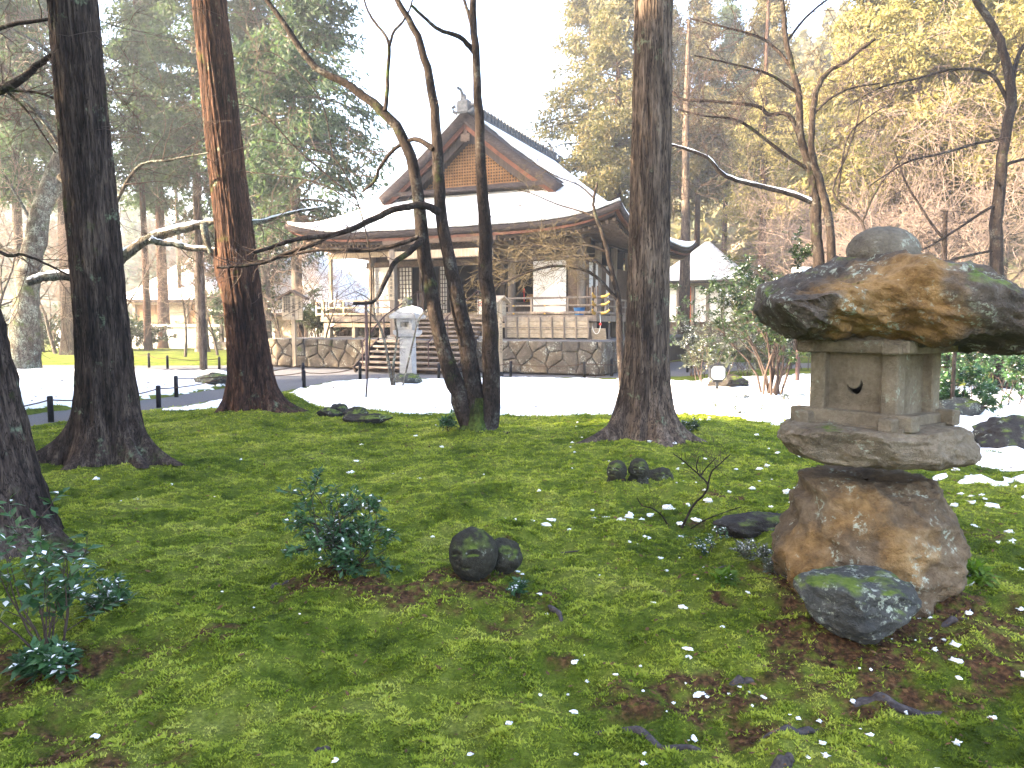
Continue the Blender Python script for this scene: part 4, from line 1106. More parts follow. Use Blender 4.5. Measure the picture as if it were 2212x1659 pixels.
# gable foot eave: a little bark roof under the pediment
V = np.array([[-3.75, R1 - .55, 6.86], [3.75, R1 - .55, 6.86], [3.5, GY, 7.0], [-3.5, GY, 7.0]]); solid(obj("gable_skirt", mesh_np("gable_skirt", V, np.array([[0, 1, 2, 3]]), MAT["bark_roof"]), gb), .16)
# ridge with tiles
rg = bpy.data.objects.new("ridge", None); link(rg, hall)
MB().box((0, (R1 + R2) / 2, 9.84), (.42, R2 - R1 + 1.1, .36), bev=.03).build("ridge_core", MAT["roof_tile"], rg)
tm = MB().bar((-.30, 0, 0), (.30, 0, 0), .17, .10, bev=.03).add(*(lambda v: (v, np.array([[0, 1, 2, 3]])))(np.array([[-.3, 0, 0], [.3, 0, 0], [.3, .01, 0], [-.3, .01, 0]]))).mesh("ridge_tile", MAT["roof_tile"])
tv = MB(); tv.tube([(.225, 0, -.16), (.235, 0, .12)], .055, 6); tv.tube([(-.225, 0, -.16), (-.235, 0, .12)], .055, 6); tv.tube([(-.24, 0, .14), (0, 0, .20), (.24, 0, .14)], .06, 6)
tvm = tv.mesh("ridge_tile", MAT["roof_tile"], True)
n = 30
for k in range(n): obj("ridge_tile", tvm, rg, loc=(0, R1 - .45 + (R2 - R1 + .9) * k / (n - 1), 9.88))
for yy_ in (R1 - .62, R2 + .62):
    mb = MB(); sg = -1 if yy_ < 6 else 1
    mb.box((0, yy_, 9.86), (.55, .14, .50), bev=.10); mb.box((0, yy_ - .02 * sg, 10.15), (.26, .12, .34), bev=.08)
    mb.tube([(-.26, yy_, 9.62), (-.42, yy_, 9.70), (-.46, yy_, 9.86), (-.34, yy_, 9.90)], .07, 8); mb.tube([(.26, yy_, 9.62), (.42, yy_, 9.70), (.46, yy_, 9.86), (.34, yy_, 9.90)], .07, 8)
    mb.tube([(0, yy_, 10.25), (-.05, yy_ - .1, 10.45), (-.12, yy_ - .25, 10.52)], [.07, .06, .05], 8)
    mb.build("ridge_end_tile", MAT["roof_tile"], rg)

# floor, posts, walls
FZ = 1.90
PY = 4.0                                     # front wall line
mbp = MB()
for k in range(44):                          # veranda boards, front
    x = -5.7 + 11.4 * (k + .5) / 44
    o = obj("veranda_board", bpy.data.meshes.get("veranda_board") or MB().box((0, 0, 0), (.252, 1.72, .05)).mesh("veranda_board", MAT["wood_step"]), hall, loc=(x, 3.14, FZ - .03))
for k in range(20):
    o = obj("veranda_board", bpy.data.meshes.get("veranda_side_board") or MB().box((0, 0, 0), (1.2, .47, .05)).mesh("veranda_side_board", MAT["wood_step"]), hall, loc=(5.17, 4.25 + k * .48, FZ - .032))
for sg in (-1, 1): MB().box((sg * 5.76, 7.5, FZ - .13), (.14, 10.6, .20), bev=.01).build("veranda_edge", MAT["wood_grey"], hall)
MB().box((0, 2.26, FZ - .13), (11.66, .14, .20), bev=.01).build("veranda_edge", MAT["wood_grey"], hall)
MB().box((0, 2.34, FZ - .36), (11.3, .12, .16), bev=.01).build("veranda_beam", MAT["wood_pale"], hall)
for x in (-5.6, -4.3, -3.0, 2.9, 3.75, 4.6, 5.6):
    MB().box((x, 2.38, (TZ + FZ - .25) / 2), (.17 if abs(x) < 5 else .30, .17, FZ - .25 - TZ), bev=.012).build("floor_post", MAT["wood_pale"] if x < 0 else MAT["wood_grey"], hall)  # left posts paler: sunlight put into their colour
for y in (4.2, 5.8, 7.4, 9.0): MB().box((5.6, y, (TZ + FZ - .25) / 2), (.17, .17, FZ - .25 - TZ), bev=.012).build("floor_post", MAT["wood_grey"], hall)
for x in (-4.6, -1.8, 1.8, 4.6):
    MB().tube([(x, PY + .1, TZ), (x, PY + .1, 4.75)], .15, 14).build("pillar", MAT["wood_grey"], hall, smooth=True)
for y in (6.2, 8.4, 10.6): MB().tube([(4.6, y, TZ), (4.6, y, 4.75)], .14, 12).build("pillar", MAT["wood_grey"], hall, smooth=True)
MB().box((0, PY + .1, 4.02), (9.7, .16, .24), bev=.01).build("lintel", MAT["wood_brown"], hall)
MB().box((0, PY + .1, 4.62), (9.9, .20, .30), bev=.01).build("wall_beam", MAT["wood_brown"], hall)
MB().box((0, PY + .12, FZ + .06), (9.4, .16, .16), bev=.01).build("sill", MAT["wood_grey"], hall)
MB().box((0, PY + .22, 4.33), (9.2, .06, .40)).build("transom", MAT["wood_dark"], hall)
# dark inside of the hall
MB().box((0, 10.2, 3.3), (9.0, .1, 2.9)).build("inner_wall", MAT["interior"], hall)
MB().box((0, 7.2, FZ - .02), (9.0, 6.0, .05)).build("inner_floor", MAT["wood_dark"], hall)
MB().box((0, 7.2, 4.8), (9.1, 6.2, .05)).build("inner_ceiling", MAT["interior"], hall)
MB().box((-4.55, 7.2, 3.3), (.06, 6.2, 2.9)).build("side_wall", MAT["wood_dark"], hall)
for k, (ya, yb, mt) in enumerate(((4.25, 5.0, "wood_brown"), (5.0, 5.45, "plaster"), (5.45, 5.8, "wood_dark"), (5.8, 6.08, "plaster"), (6.32, 7.2, "wood_brown"), (7.2, 7.6, "plaster"), (7.6, 8.3, "wood_brown"), (8.5, 10.5, "wood_brown"))):
    MB().box((4.6, (ya + yb) / 2, 2.96), (.06, yb - ya - .02, 1.95)).build("side_panel", MAT[mt], hall)
# front panels: white sliding panel, shoji lattices, leaves of the open doors
MB().box((-4.05, PY + .04, 2.95), (.78, .05, 1.95)).build("sliding_panel", MAT["plaster"], hall)
MB().box((3.42, PY - .06, 2.96), (1.30, .05, 1.96)).build("sliding_panel", MAT["plaster"], hall)
MB().box((4.30, PY + .04, 2.96), (.36, .05, 1.96)).build("door_leaf", MAT["wood_brown"], hall)
def shoji(x0, x1, y, nxg, nzg):
    p_ = obj("shoji_screen", MB().box(((x0 + x1) / 2, y + .03, 2.95), (x1 - x0, .012, 1.9)).mesh("shoji_screen", MAT["paper"]), hall)
    mb = MB()
    for k in range(nxg + 1): mb.box((x0 + (x1 - x0) * k / nxg, y, 2.95), (.025 if 0 < k < nxg else .05, .03, 1.9))
    for k in range(nzg + 1): mb.box(((x0 + x1) / 2, y - .004, 2.0 + 1.9 * k / nzg), (x1 - x0, .026, .025 if 0 < k < nzg else .05))
    q = mb.build("lattice", MAT["wood_dark"], p_); q["kind"] = "stuff"
shoji(-3.25, -2.62, PY + .02, 4, 11); shoji(-1.35, -1.0, PY + .06, 3, 11); shoji(-3.55, -3.38, PY + .02, 1, 11)
for x in (-3.32, -2.25, -.8, 1.4): MB().box((x, PY + .10, 2.95), (.14, .08, 2.1)).build("door_post", MAT["wood_dark"], hall)
MB().box((2.35, PY + 1.5, 2.35), (.85, .5, .85), bev=.03).build("altar_desk", MAT["wood_lattice"], hall)
MB().lathe([(.05, 0), (.05, .05), (.02, .06), (.025, .5), (.05, .55), (.02, .7)], 10, (1.85, PY + 1.2, 2.3)).build("altar_candle", MAT["red"], hall)
MB().lathe([(.06, 0), (.09, .05), (.03, .12), (.08, .2), (.05, .26)], 10, (2.15, PY + .8, 2.4)).build("altar_ornament", MAT["gold"], hall)
MB().box((1.95, PY + .95, 2.2), (.9, .5, .5), bev=.02).build("altar_table", MAT["wood_dark"], hall)
# notice with two no-photography rings, blue strip beside it
nb = obj("notice_board", MB().box((1.15, 2.9, FZ + .32), (.46, .03, .55)).mesh("notice_board", MAT["white_paint"]), hall)
for (x, z) in ((1.05, FZ + .44), (1.2, FZ + .28)):
    a = np.linspace(0, 6.283, 17)
    MB().tube([(x + .075 * math.cos(q), 2.875, z + .075 * math.sin(q)) for q in a], .014, 5, cap=False).build("ring_mark", MAT["red"], nb)
    MB().box((x, 2.875, z), (.07, .01, .05)).build("camera_mark", MAT["ink"], nb)
MB().box((1.66, 2.7, FZ + .10), (.07, .05, .75)).build("blue_strip", MAT["blue"], hall)
# porch: two square pillars, beam, brackets, extended eave
for x in (-1.95, 1.9):
    MB().box((x, 1.62, (TZ + 4.35) / 2), (.23, .23, 4.35 - TZ), bev=.02).build("porch_pillar", MAT["wood_grey"], hall)
    MB().box((x, 1.62, TZ + .06), (.42, .42, .14), bev=.03).build("pillar_base", MAT["stone_lantern"], hall)
    MB().box((x, 1.62, 4.45), (.50, .34, .16), bev=.04).build("bracket", MAT["wood_brown"], hall)
MB().box((0, 1.62, 4.12), (4.3, .18, .30), bev=.02).build("porch_beam", MAT["wood_pale"], hall)  # pale wood stands in for sun on the beam
MB().box((0, 1.60, 4.60), (4.7, .20, .18), bev=.02).build("porch_purlin", MAT["wood_brown"], hall)
for x in (-1.95, 1.9): MB().bar((x, 1.75, 4.25), (x, PY, 4.45), .15, .24, bev=.02).build("tie_beam", MAT["wood_brown"], hall)
for x in (-4.6, -3.2, -1.8, 1.8, 3.2, 4.6):
    MB().box((x, PY - .05, 4.85), (.5, .5, .2), bev=.05).build("bracket", MAT["wood_brown"], hall)
MB().box((0, PY - .5, 4.92), (11.5, .16, .2), bev=.02).build("eave_purlin", MAT["wood_brown"], hall)
MB().box((0, 2.7, 4.80), (12.2, .14, .16), bev=.02).build("eave_purlin", MAT["wood_brown"], hall)
# left side: slim veranda posts and a beam, their sunlight painted as pale wood
for (x, y) in ((-5.55, 2.55), (-5.5, 6.5)): MB().box((x, y, (FZ + 4.4) / 2), (.13, .13, 4.4 - FZ), bev=.01).build("veranda_post", MAT["wood_pale"], hall)
MB().box((-4.1, 2.55, 4.30), (3.1, .12, .20), bev=.01).build("veranda_tie", MAT["wood_pale"], hall)
MB().box((-4.45, PY - .1, 2.95), (.10, .10, 2.0), bev=.01).build("door_post", MAT["wood_grey"], hall)
# railings
def railing(x0, x1, mat, golden_end):
    rl = bpy.data.objects.new("railing", None); link(rl, hall)
    y = 2.30
    for (z, h) in ((FZ + .60, .07), (FZ + .33, .06), (FZ + .08, .09)):
        MB().bar((x0, y, z), (x1, y, z), .065, h, bev=.015).build("rail", MAT[mat], rl)
    n = max(2, int(abs(x1 - x0) / 1.2) + 1)
    for k in range(n): MB().box((x0 + (x1 - x0) * k / (n - 1), y, FZ + .30), (.07, .07, .58), bev=.01).build("rail_post", MAT[mat], rl)
    return rl
ra = railing(-6.1, -2.05, "wood_pale", False); rb = railing(2.0, 6.1, "wood_grey", True)  # left railing carries its sunlight in the paler wood colour
rc = bpy.data.objects.new("railing", None); link(rc, hall)
for (z, h) in ((FZ + .60, .07), (FZ + .33, .06), (FZ + .08, .09)): MB().bar((5.76, 2.0, z - .01), (5.76, 11, z - .01), .06, h, bev=.015).build("rail", MAT["wood_grey"], rc)
for k in range(7): MB().box((5.76, 3.6 + 1.2 * k, FZ + .30), (.06, .06, .56)).build("rail_post", MAT["wood_grey"], rc)
for (x, y, mt) in ((5.76, 2.30, "wood_grey"), (-5.76, 2.30, "wood_pale"), (2.05, 2.30, "wood_grey"), (-2.05, 2.30, "wood_pale")): MB().box((x, y, FZ + .30), (.12, .12, .66), bev=.01).build("newel", MAT[mt], hall)  # left newels painted sunlit by the paler wood
for (z, l) in ((FZ + .60, .16), (FZ + .33, .13), (FZ + .04, .12)):
    mb = MB(); mb.tube([(5.95, 2.3, z), (6.1, 2.3, z + .02), (6.24, 2.3, z + .12)], [.062, .055, .03], 8); mb.tube([(5.76, 2.12, z), (5.76, 1.98, z + .02), (5.76, 1.86, z + .12)], [.062, .055, .03], 8)
    mb.build("gilt_rail_end", MAT["gold"], rb)
for x in (2.7, 3.9): 
    for z in (FZ + .33, FZ + .05): MB().lathe([(.0, -.03), (.035, -.02), (.035, .02), (.0, .03)], 10, (x, 2.24, z)).build("gilt_boss", MAT["gold"], rb)
# plank shutter leaning under the veranda: seven bays of five boards
sh = bpy.data.objects.new("shutter_panel", None); link(sh, hall); sh.location = (0, 2.12, 0)
x0, x1 = 2.45, 5.55
for k in range(5): MB().box(((x0 + x1) / 2, .04 - .012 * k, TZ + .14 + k * .145), (x1 - x0, .03, .138), bev=.004).build("plank", MAT["wood_board"], sh)
for k in range(8): MB().bar((x0 + (x1 - x0) * k / 7, .012, TZ + .05), (x0 + (x1 - x0) * k / 7, -.045, TZ + .80), .05, .04).build("batten", MAT["wood_grey"], sh)
MB().box(((x0 + x1) / 2, -.015, TZ + .43), (x1 - x0, .035, .04)).build("cross_batten", MAT["wood_grey"], sh)
MB().box((5.9, 2.2, TZ + .20), (.5, .05, .42), Matrix.Rotation(.35, 3, 'X')).build("plank", MAT["wood_board"], hall)
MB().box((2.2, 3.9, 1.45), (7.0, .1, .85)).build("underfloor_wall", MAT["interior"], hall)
# hanging cord with a red float
a = [(5.98, 2.05, 1.9), (6.0, 2.05, 1.55), (5.95, 2.05, 1.32), (5.85, 2.05, 1.25), (5.75, 2.05, 1.35), (5.72, 2.05, 1.5)]
MB().tube(spline(a, 16), .012, 5).build("cord", MAT["white_paint"], hall)
MB().lathe([(.0, -.05), (.045, -.03), (.05, 0), (.04, .04), (.0, .05)], 10, (6.0, 2.03, 1.58)).build("red_float", MAT["red"], hall)
MB().lathe([(.15, 0), (.2, .25), (.21, .26)], 14, (5.0, 2.75, FZ)).build("bucket", MAT["blue"], hall)
for k in range(5): MB().box((5.35 + k * .09, 2.6, FZ + .55), (.05, .05, .9 - .1 * (k % 2))).build("stacked_stake", MAT["wood_brown"], hall)
# stairs: lower flight to the terrace, upper flight to the veranda
st = bpy.data.objects.new("stairs", None); link(st, hall)
for k in range(6):
    MB().box((.4, -1.35 + k * .26, .17 * (k + 1) - .045), (3.8, .33, .07), bev=.01).build("step", MAT["wood_step"], st)
    MB().box((.4, -1.22 + k * .26, .17 * k + .05), (3.7, .03, .14)).build("riser", MAT["wood_dark"], st)
for k in range(5):
    MB().box((-.02, 1.2 + k * .23, TZ + .155 * (k + 1) - .03), (3.5, .30, .07), bev=.01).build("step", MAT["wood_step"], st)
    MB().box((-.02, 1.32 + k * .23, TZ + .155 * k + .05), (3.4, .03, .13)).build("riser", MAT["wood_brown"], st)
for x in (-1.53, 2.33): MB().bar((x, -1.5, .05), (x, 0.0, 1.0), .06, .26).build("stringer", MAT["wood_dark"], st)
def handrail(x, pts, posts):
    h = bpy.data.objects.new("handrail", None); link(h, hall)
    MB().tube([(x, y, z) for y, z in pts], .026, 8).build("rail", MAT["metal_brown"], h)
    for (y, z0, z1) in posts: MB().tube([(x, y, z0), (x, y, z1)], .022, 8).build("rail_post", MAT["metal_brown"], h)
handrail(-1.25, [(-1.45, .95), (-.1, 1.85), (2.2, 2.80), (2.65, 2.80)], [(-1.4, .17, .97), (-.1, .95, 1.85), (2.2, 1.8, 2.8), (2.6, 1.9, 2.8)])
handrail(1.3, [(-1.45, .95), (-.1, 1.85), (2.2, 2.80), (2.65, 2.80)], [(-1.4, .17, .97), (-.1, .95, 1.85), (2.2, 1.8, 2.8), (2.6, 1.9, 2.8)])
# writing: brushed name board on the left porch pillar
def write(txt, parent, origin, size, mat="ink", step=1.12, rx=math.pi / 2):
    """a column of brushed characters facing -y in the parent's frame"""
    for i, ch in enumerate(txt):
        cu = bpy.data.curves.new("character", 'FONT'); cu.body = ch; cu.size = size; cu.align_x = 'CENTER'; cu.extrude = .002; cu.resolution_u = 2
        o = bpy.data.objects.new("character", cu); COL.objects.link(o)
        dg = bpy.context.evaluated_depsgraph_get(); me = bpy.data.meshes.new_from_object(o.evaluated_get(dg)); bpy.data.objects.remove(o)
        me.materials.clear(); me.materials.append(MAT[mat])
        q = obj("character", me, parent); q.location = (origin[0], origin[1], origin[2] - i * size * step); q.rotation_euler = (rx, 0, 0)
nbd = obj("name_board", MB().box((-1.95, 1.475, 3.0), (.26, .04, 1.05), bev=.006).mesh("name_board", MAT["wood_board"]), hall)
write("御朱印授与所", nbd, (-1.95, 1.45, 3.33), .13)
MB().lathe([(.0, -.03), (.04, -.02), (.04, .02), (.0, .03)], 10, (-.35, 2.17, FZ - .12)).build("gilt_boss", MAT["gold"], hall)
# ------------------------------------------------------------------ rocks, lanterns, figures
def sph(nu=72, nv=48):
    v = np.linspace(0, np.pi, nv)[:, None]; u = np.linspace(0, 2 * np.pi, nu, endpoint=False)[None]
    D = np.stack([np.sin(v) * np.cos(u), np.sin(v) * np.sin(u), np.cos(v) + 0 * u], -1)
    i = (np.arange(nv - 1) * nu)[:, None]; j = np.arange(nu)[None]; j2 = (j + 1) % nu
    F = np.stack([i + j, i + nu + j, i + nu + j2, i + j2], -1).reshape(-1, 4)
    return D.reshape(-1, 3), F
def rock_mesh(name, dims, seed, mat, planes=16, soft=.25, rough=.10, nu=72, nv=48):
    """boulder: a sphere trimmed by random planes, then roughened"""
    r = np.random.default_rng(seed); D, F = sph(nu, nv)
    N = r.normal(size=(planes, 3)); N /= np.linalg.norm(N, axis=1, keepdims=True)
    dd = .60 + .40 * r.random(planes)
    c = np.maximum(D @ N.T, 1e-3); rad = np.minimum(1.15, (dd / c).min(axis=1))
    rad = soft * 1.0 * .93 + (1 - soft) * rad
    rad = rad + rough * fbm(D[:, 0] * 2.2 + seed, D[:, 1] * 2.2, D[:, 2] * 2.2, 4) - rough * .8 * np.abs(pn(D[:, 0] * 3.1 + seed, D[:, 1] * 3.1, D[:, 2] * 4.1))
    return mesh_np(name, D * rad[:, None] * np.array(dims), F, mat, True)
def rock_at(name, u, v, dims, seed, mat, label, group=None, sink=.25, rz=0.0, snow=False, cat="rock", dz=0.0, **kw):
    p = gpt(u, v); o = obj(name, rock_mesh(name, dims, seed, MAT[mat], **kw), None, (p.x, p.y, p.z + dims[2] * (1 - sink * 2) + dz), (0, 0, rz))
    return tag(o, label, cat, group)

def facet(V, seed, k, frac):
    r = np.random.default_rng(seed); sh = V.shape; P = V.reshape(-1, 3).copy(); c = P.mean(0); P -= c
    for _ in range(k):
        n = r.normal(size=3); n /= np.linalg.norm(n); s = P @ n; d = s.max() * (frac + .14 * r.random())
        P -= n * (np.maximum(0, s - d) * .92)[:, None]
    return (P + c).reshape(sh)
def crag(x, y, z, s): return .10 - 1.5 * np.abs(pn(x * s, y * s, z * s)) + .5 * (.2 - 1.4 * np.abs(pn(x * s * 2.3 + 9, y * s * 2.3, z * s * 2.3))) + .22 * fbm(x * s * 6, y * s * 6, z * s * 6, 2)
def superell(a, p): c, s = np.cos(a), np.sin(a); return np.sign(c) * np.abs(c) ** (2 / p), np.sign(s) * np.abs(s) ** (2 / p)
def loft_z(name, levels, Yc, org, mat, p=2.6, rough=.03, n=150, rows=70, seed=1, fac=.0):
    """stone from horizontal sections; levels (v, left u, right u, half depth)"""
    L = np.array([[at(0, v, Yc).z, (l - 1106) / F_PX * Yc, (r_ - 1106) / F_PX * Yc, e] for v, l, r_, e in levels])
    q = spline([(a[0], a[1], a[2]) for a in L], rows); e = np.interp(np.linspace(0, 1, rows), np.linspace(0, 1, len(L)), L[:, 3])
    z, xl, xr = q[:, 0], q[:, 1], q[:, 2]
    a = np.linspace(0, 2 * np.pi, n, endpoint=False); c, s = superell(a, p)
    X = ((xl + xr) / 2)[:, None] + ((xr - xl) / 2)[:, None] * c; Y = Yc + e[:, None] * s; Z = z[:, None] + 0 * X
    V = np.stack([X, Y, Z], -1)
    cap0 = V[:1].mean(1, keepdims=True); cap1 = V[-1:].mean(1, keepdims=True)
    k = 4
    top = [cap0 + (V[:1] - cap0) * f for f in (.05, .4, .75)]; bot = [cap1 + (V[-1:] - cap1) * f for f in (.75, .4, .05)]
    V = np.concatenate(top + [V] + bot, 0); rows = V.shape[0]
    d = V - V.mean((0, 1)); dn = d / (np.linalg.norm(d, axis=2, keepdims=True) + 1e-6)
    V = facet(V, seed + 5, 16, fac or .80)
    m = rough * (.5 * fbm(V[..., 0] * 3 + seed, V[..., 1] * 3, V[..., 2] * 3, 4) + .8 * crag(V[..., 0] + seed, V[..., 1], V[..., 2] * 1.4, 4.2))
    V = V + dn * m[..., None]
    i = (np.arange(rows - 1) * n)[:, None]; j = np.arange(n)[None]; j2 = (j + 1) % n
    F = np.stack([i + j, i + n + j, i + n + j2, i + j2], -1).reshape(-1, 4)
    return mesh_np(name, V.reshape(-1, 3) - np.array(org), F, mat, True)
YL = 4.15
lorg = Vector((2.08, 4.2, float(gz(2.08, 4.2))))
lan = thing("stone_lantern", lorg, "large rustic garden lantern of stacked boulders with an ochre stained capstone", "lantern")
obj("base_boulder", loft_z("base_boulder", [(1008, 1770, 1990, .24), (1030, 1746, 2015, .32), (1062, 1746, 2030, .36), (1100, 1726, 2052, .41), (1150, 1704, 2074, .44), (1190, 1680, 2086, .46), (1230, 1668, 2090, .47), (1275, 1690, 2080, .46), (1330, 1740, 2050, .42)], 4.25, lorg, MAT["rock_boulder"], p=2.4, rough=.055, seed=3, fac=.82), lan)
obj("platform_slab", loft_z("platform_slab", [(912, 1752, 2052, .30), (917, 1706, 2064, .40), (930, 1688, 2080, .42), (955, 1696, 2094, .40), (978, 1718, 2098, .38), (992, 1755, 2080, .32), (1000, 1810, 2030, .22)], YL, lorg, MAT["rock_slab"], p=2.6, rough=.045, seed=8, fac=.84), lan)
# capstone by vertical slices
tu = np.array([(1618, 652), (1632, 625), (1662, 604), (1700, 590), (1780, 564), (1850, 549), (1905, 546), (1950, 560), (2000, 574), (2060, 600), (2130, 622), (2200, 641), (2260, 672), (2300, 705)], float)
bu = np.array([(1618, 660), (1632, 700), (1662, 719), (1700, 722), (1780, 728), (1850, 733), (1905, 748), (1945, 752), (1990, 742), (2050, 752), (2110, 768), (2200, 764), (2260, 745), (2300, 712)], float)
nxs, na = 170, 130
uu = 1618 + (2300 - 1618) * (.5 - .5 * np.cos(np.linspace(0, np.pi, nxs)))
tv_, bv_ = np.interp(uu, tu[:, 0], tu[:, 1]), np.interp(uu, bu[:, 0], bu[:, 1])
zt = np.array([at(0, q, YL).z for q in tv_]); zb_ = np.array([at(0, q, YL).z for q in bv_]); xx = (uu - 1106) / F_PX * YL
tt = np.linspace(-1, 1, nxs); eh = .56 * np.sqrt(np.maximum(0, 1 - np.abs(tt) ** 3.0)) * (1 + .12 * np.sin(tt * 5)) + .02
a = np.linspace(0, 2 * np.pi, na, endpoint=False); c, s = superell(a, 2.35)
Vc = np.stack([xx[:, None] + 0 * c, YL + eh[:, None] * c, ((zt + zb_) / 2)[:, None] + ((zt - zb_) / 2)[:, None] * s], -1)
dn = np.stack([0 * Vc[..., 0], Vc[..., 1] - YL, (Vc[..., 2] - ((zt + zb_) / 2)[:, None]) * 1.6], -1); dn /= np.linalg.norm(dn, axis=2, keepdims=True) + 1e-6
x_, y_, z_ = Vc[..., 0], Vc[..., 1], Vc[..., 2]
m = .040 * fbm(x_ * 2.6, y_ * 2.6, z_ * 3.4 + x_ * .9, 3) + .045 * crag(x_ * .8 + 4, y_ * .9, z_ * 1.9 + x_ * .8, 3.4) + .016 * crag(x_ + 2, y_, z_ * 2.5 + x_ * .9, 9)
Vc = facet(Vc, 41, 12, .80); Vc = Vc + dn * m[..., None]
# belly that bulges forward low in the middle
bel = np.exp(-((x_ - 2.18) / .26) ** 2) * np.clip(-(y_ - YL) / .5, 0, 1)
Vc[..., 1] -= .10 * bel; Vc[..., 2] -= .02 * bel * (z_ < 1.7)
i = (np.arange(nxs - 1) * na)[:, None]; j = np.arange(na)[None]; j2 = (j + 1) % na
Fc = np.stack([i + j, i + j2, i + na + j2, i + na + j], -1).reshape(-1, 4)
caps = [np.array([list(range(na))[::-1]]), np.array([[(nxs - 1) * na + q for q in range(na)]])]
corg = np.array([2.08, 4.2, 1.62])
cap = obj("capstone", mesh_np("capstone", Vc.reshape(-1, 3) - corg, [Fc] + caps, MAT["rock_cap"], True), lan, loc=Vector(corg) - lorg)
fin = obj("finial_stone", rock_mesh("finial_stone", (.20, .18, .15), 6, MAT["rock_tan"], planes=7, soft=.85, rough=.02), lan, loc=at(1907, 545, 4.18) - lorg)
# moss cushions along the capstone's shoulder
r = np.random.default_rng(9)
for (u, v, s_) in ((2120, 622, .09), (2150, 628, .08)):
    q = at(u, v + 9, YL - .05) - lorg
    obj("moss_cushion", rock_mesh("moss_cushion", (s_ * 1.3, s_ * .9, s_ * .28), int(u), MAT["moss_ground"], planes=6, soft=.8, rough=.12, nu=36, nv=20), lan, loc=q)
# fire box
zB0, zB1 = at(0, 905, 4.05).z, at(0, 752, 4.05).z
fbx = bpy.data.objects.new("fire_box", None); link(fbx, lan)
fbx.location = Vector((2.07, 4.22, zB0)) - lorg; fbx.rotation_euler = (0, 0, math.radians(37))
A_ = .50; hB = zB1 - zB0
for sx in (-1, 1):
    for sy in (-1, 1): MB().box((sx * (A_ / 2 - .045), sy * (A_ / 2 - .045), hB / 2), (.09, .09, hB), bev=.008).build("corner_post", MAT["stone_firebox"], fbx)
for (sx, sy) in ((1, 0), (0, -1), (0, 1)):
    MB().box((sx * (A_ / 2 - .07), sy * (A_ / 2 - .07), hB / 2), (.03 if sx else A_ - .18, .03 if sy else A_ - .18, hB), bev=.003).build("panel", MAT["stone_firebox"], fbx)
from mathutils.geometry import tessellate_polygon
w2 = A_ / 2 - .09
outer = [Vector((-w2, 0, 0)), Vector((w2, 0, 0)), Vector((w2, hB, 0)), Vector((-w2, hB, 0))]
cr = [Vector((-.01 + .046 * math.cos(q), hB * .47 + .052 * math.sin(q), 0)) for q in np.linspace(math.radians(175), math.radians(395), 18)]
cr += [Vector((-.018 + .040 * math.cos(q), hB * .47 + .024 + .045 * math.sin(q), 0)) for q in np.linspace(math.radians(372), math.radians(190), 14)]
tris = tessellate_polygon([outer, cr]); pts = outer + cr
V = np.array([[-(A_ / 2 - .055), -q.x, q.y] for q in pts] + [[-(A_ / 2 - .085), -q.x, q.y] for q in pts]); n = len(pts)
T = np.array(tris); rim = [(4 + i, 4 + (i + 1) % len(cr), n + 4 + (i + 1) % len(cr), n + 4 + i) for i in range(len(cr))]
obj("crescent_panel", mesh_np("crescent_panel", V, [np.concatenate([T, T[:, ::-1] + n]), np.array(rim)], MAT["stone_firebox"]), fbx)
for (z, h, w, ext) in ((-.005, .085, .085, .10), (hB + .005, .07, .10, .07)):
    for sx in (-1, 1): MB().box((sx * (A_ / 2 - .01), 0, z + .006), (w, A_ + ext * 2, h), bev=.008).build("frame_beam", MAT["stone_firebox"], fbx)
    for sy in (-1, 1): MB().box((0, sy * (A_ / 2 - .01), z - .004), (A_ + ext * 2, w, h - .012), bev=.008).build("frame_beam", MAT["stone_firebox"], fbx)
MB().box((0, 0, hB + .05), (A_ + .02, A_ + .02, .06)).build("roof_plate", MAT["stone_firebox"], fbx)
MB().box((0, 0, -.05), (A_ + .12, A_ + .12, .05)).build("floor_plate", MAT["stone_firebox"], fbx)
# rocks round it
fr = obj("boulder", loft_z("boulder", [(1238, 1790, 1960, .14), (1250, 1752, 1995, .22), (1275, 1738, 2012, .26), (1310, 1745, 2010, .27), (1345, 1790, 1960, .22), (1378, 1825, 1880, .12)], 3.55, (2.0, 3.55, .1), MAT["rock_mossy"], p=2.3, rough=.035, seed=12, fac=.82), None, (2.0, 3.55, .1))
tag(fr, "grey lichen spotted boulder with a mossy top at the big lantern's foot", "rock")
rock_at("flat_rock", 1640, 1150, (.36, .24, .14), 4, "rock_dark", "low dark flat rock with a mossy lip left of the lantern boulder", sink=.42, soft=.3)
rock_at("rock", 2180, 965, (.55, .3, .28), 14, "rock_dark", "dark rock with snow on top among the snowy moss behind the lantern", sink=.2)
rock_at("rock", 1575, 838, (.55, .35, .22), 15, "rock_dark", "dark low rock beside the floodlight under the leafy rhododendron", sink=.25)
rock_at("rock", 885, 832, (.36, .32, .19), 16, "rock_mossy", "moss covered foundation rock under the pillar lantern", sink=.15)
rock_at("rock", 462, 832, (.5, .35, .22), 17, "rock_mossy", "rounded rock on the snowy island behind the red cedar", sink=.25)
for k, (u, v, d_, lab) in enumerate(((735, 898, (.17, .15, .15), "dark rounded stone, upright one of the mossy cluster behind the jizo shrub"), (712, 905, (.20, .16, .12), "moss grown stone leaning on the dark upright stone"), (768, 905, (.24, .18, .13), "broad mossy stone beside the dark upright stone"),
                                    (795, 918, (.38, .16, .10), "flat dark stone slab lying before the mossy stone cluster"))):
    rock_at("mossy_stone", u, v, d_, 30 + k, "rock_dark", lab, sink=.30, soft=.3, rough=.10)
rock_at("rock", 2070, 905, (.4, .3, .25), 18, "rock_mossy", "mossy rock under the dark bushes behind the lantern", sink=.2)

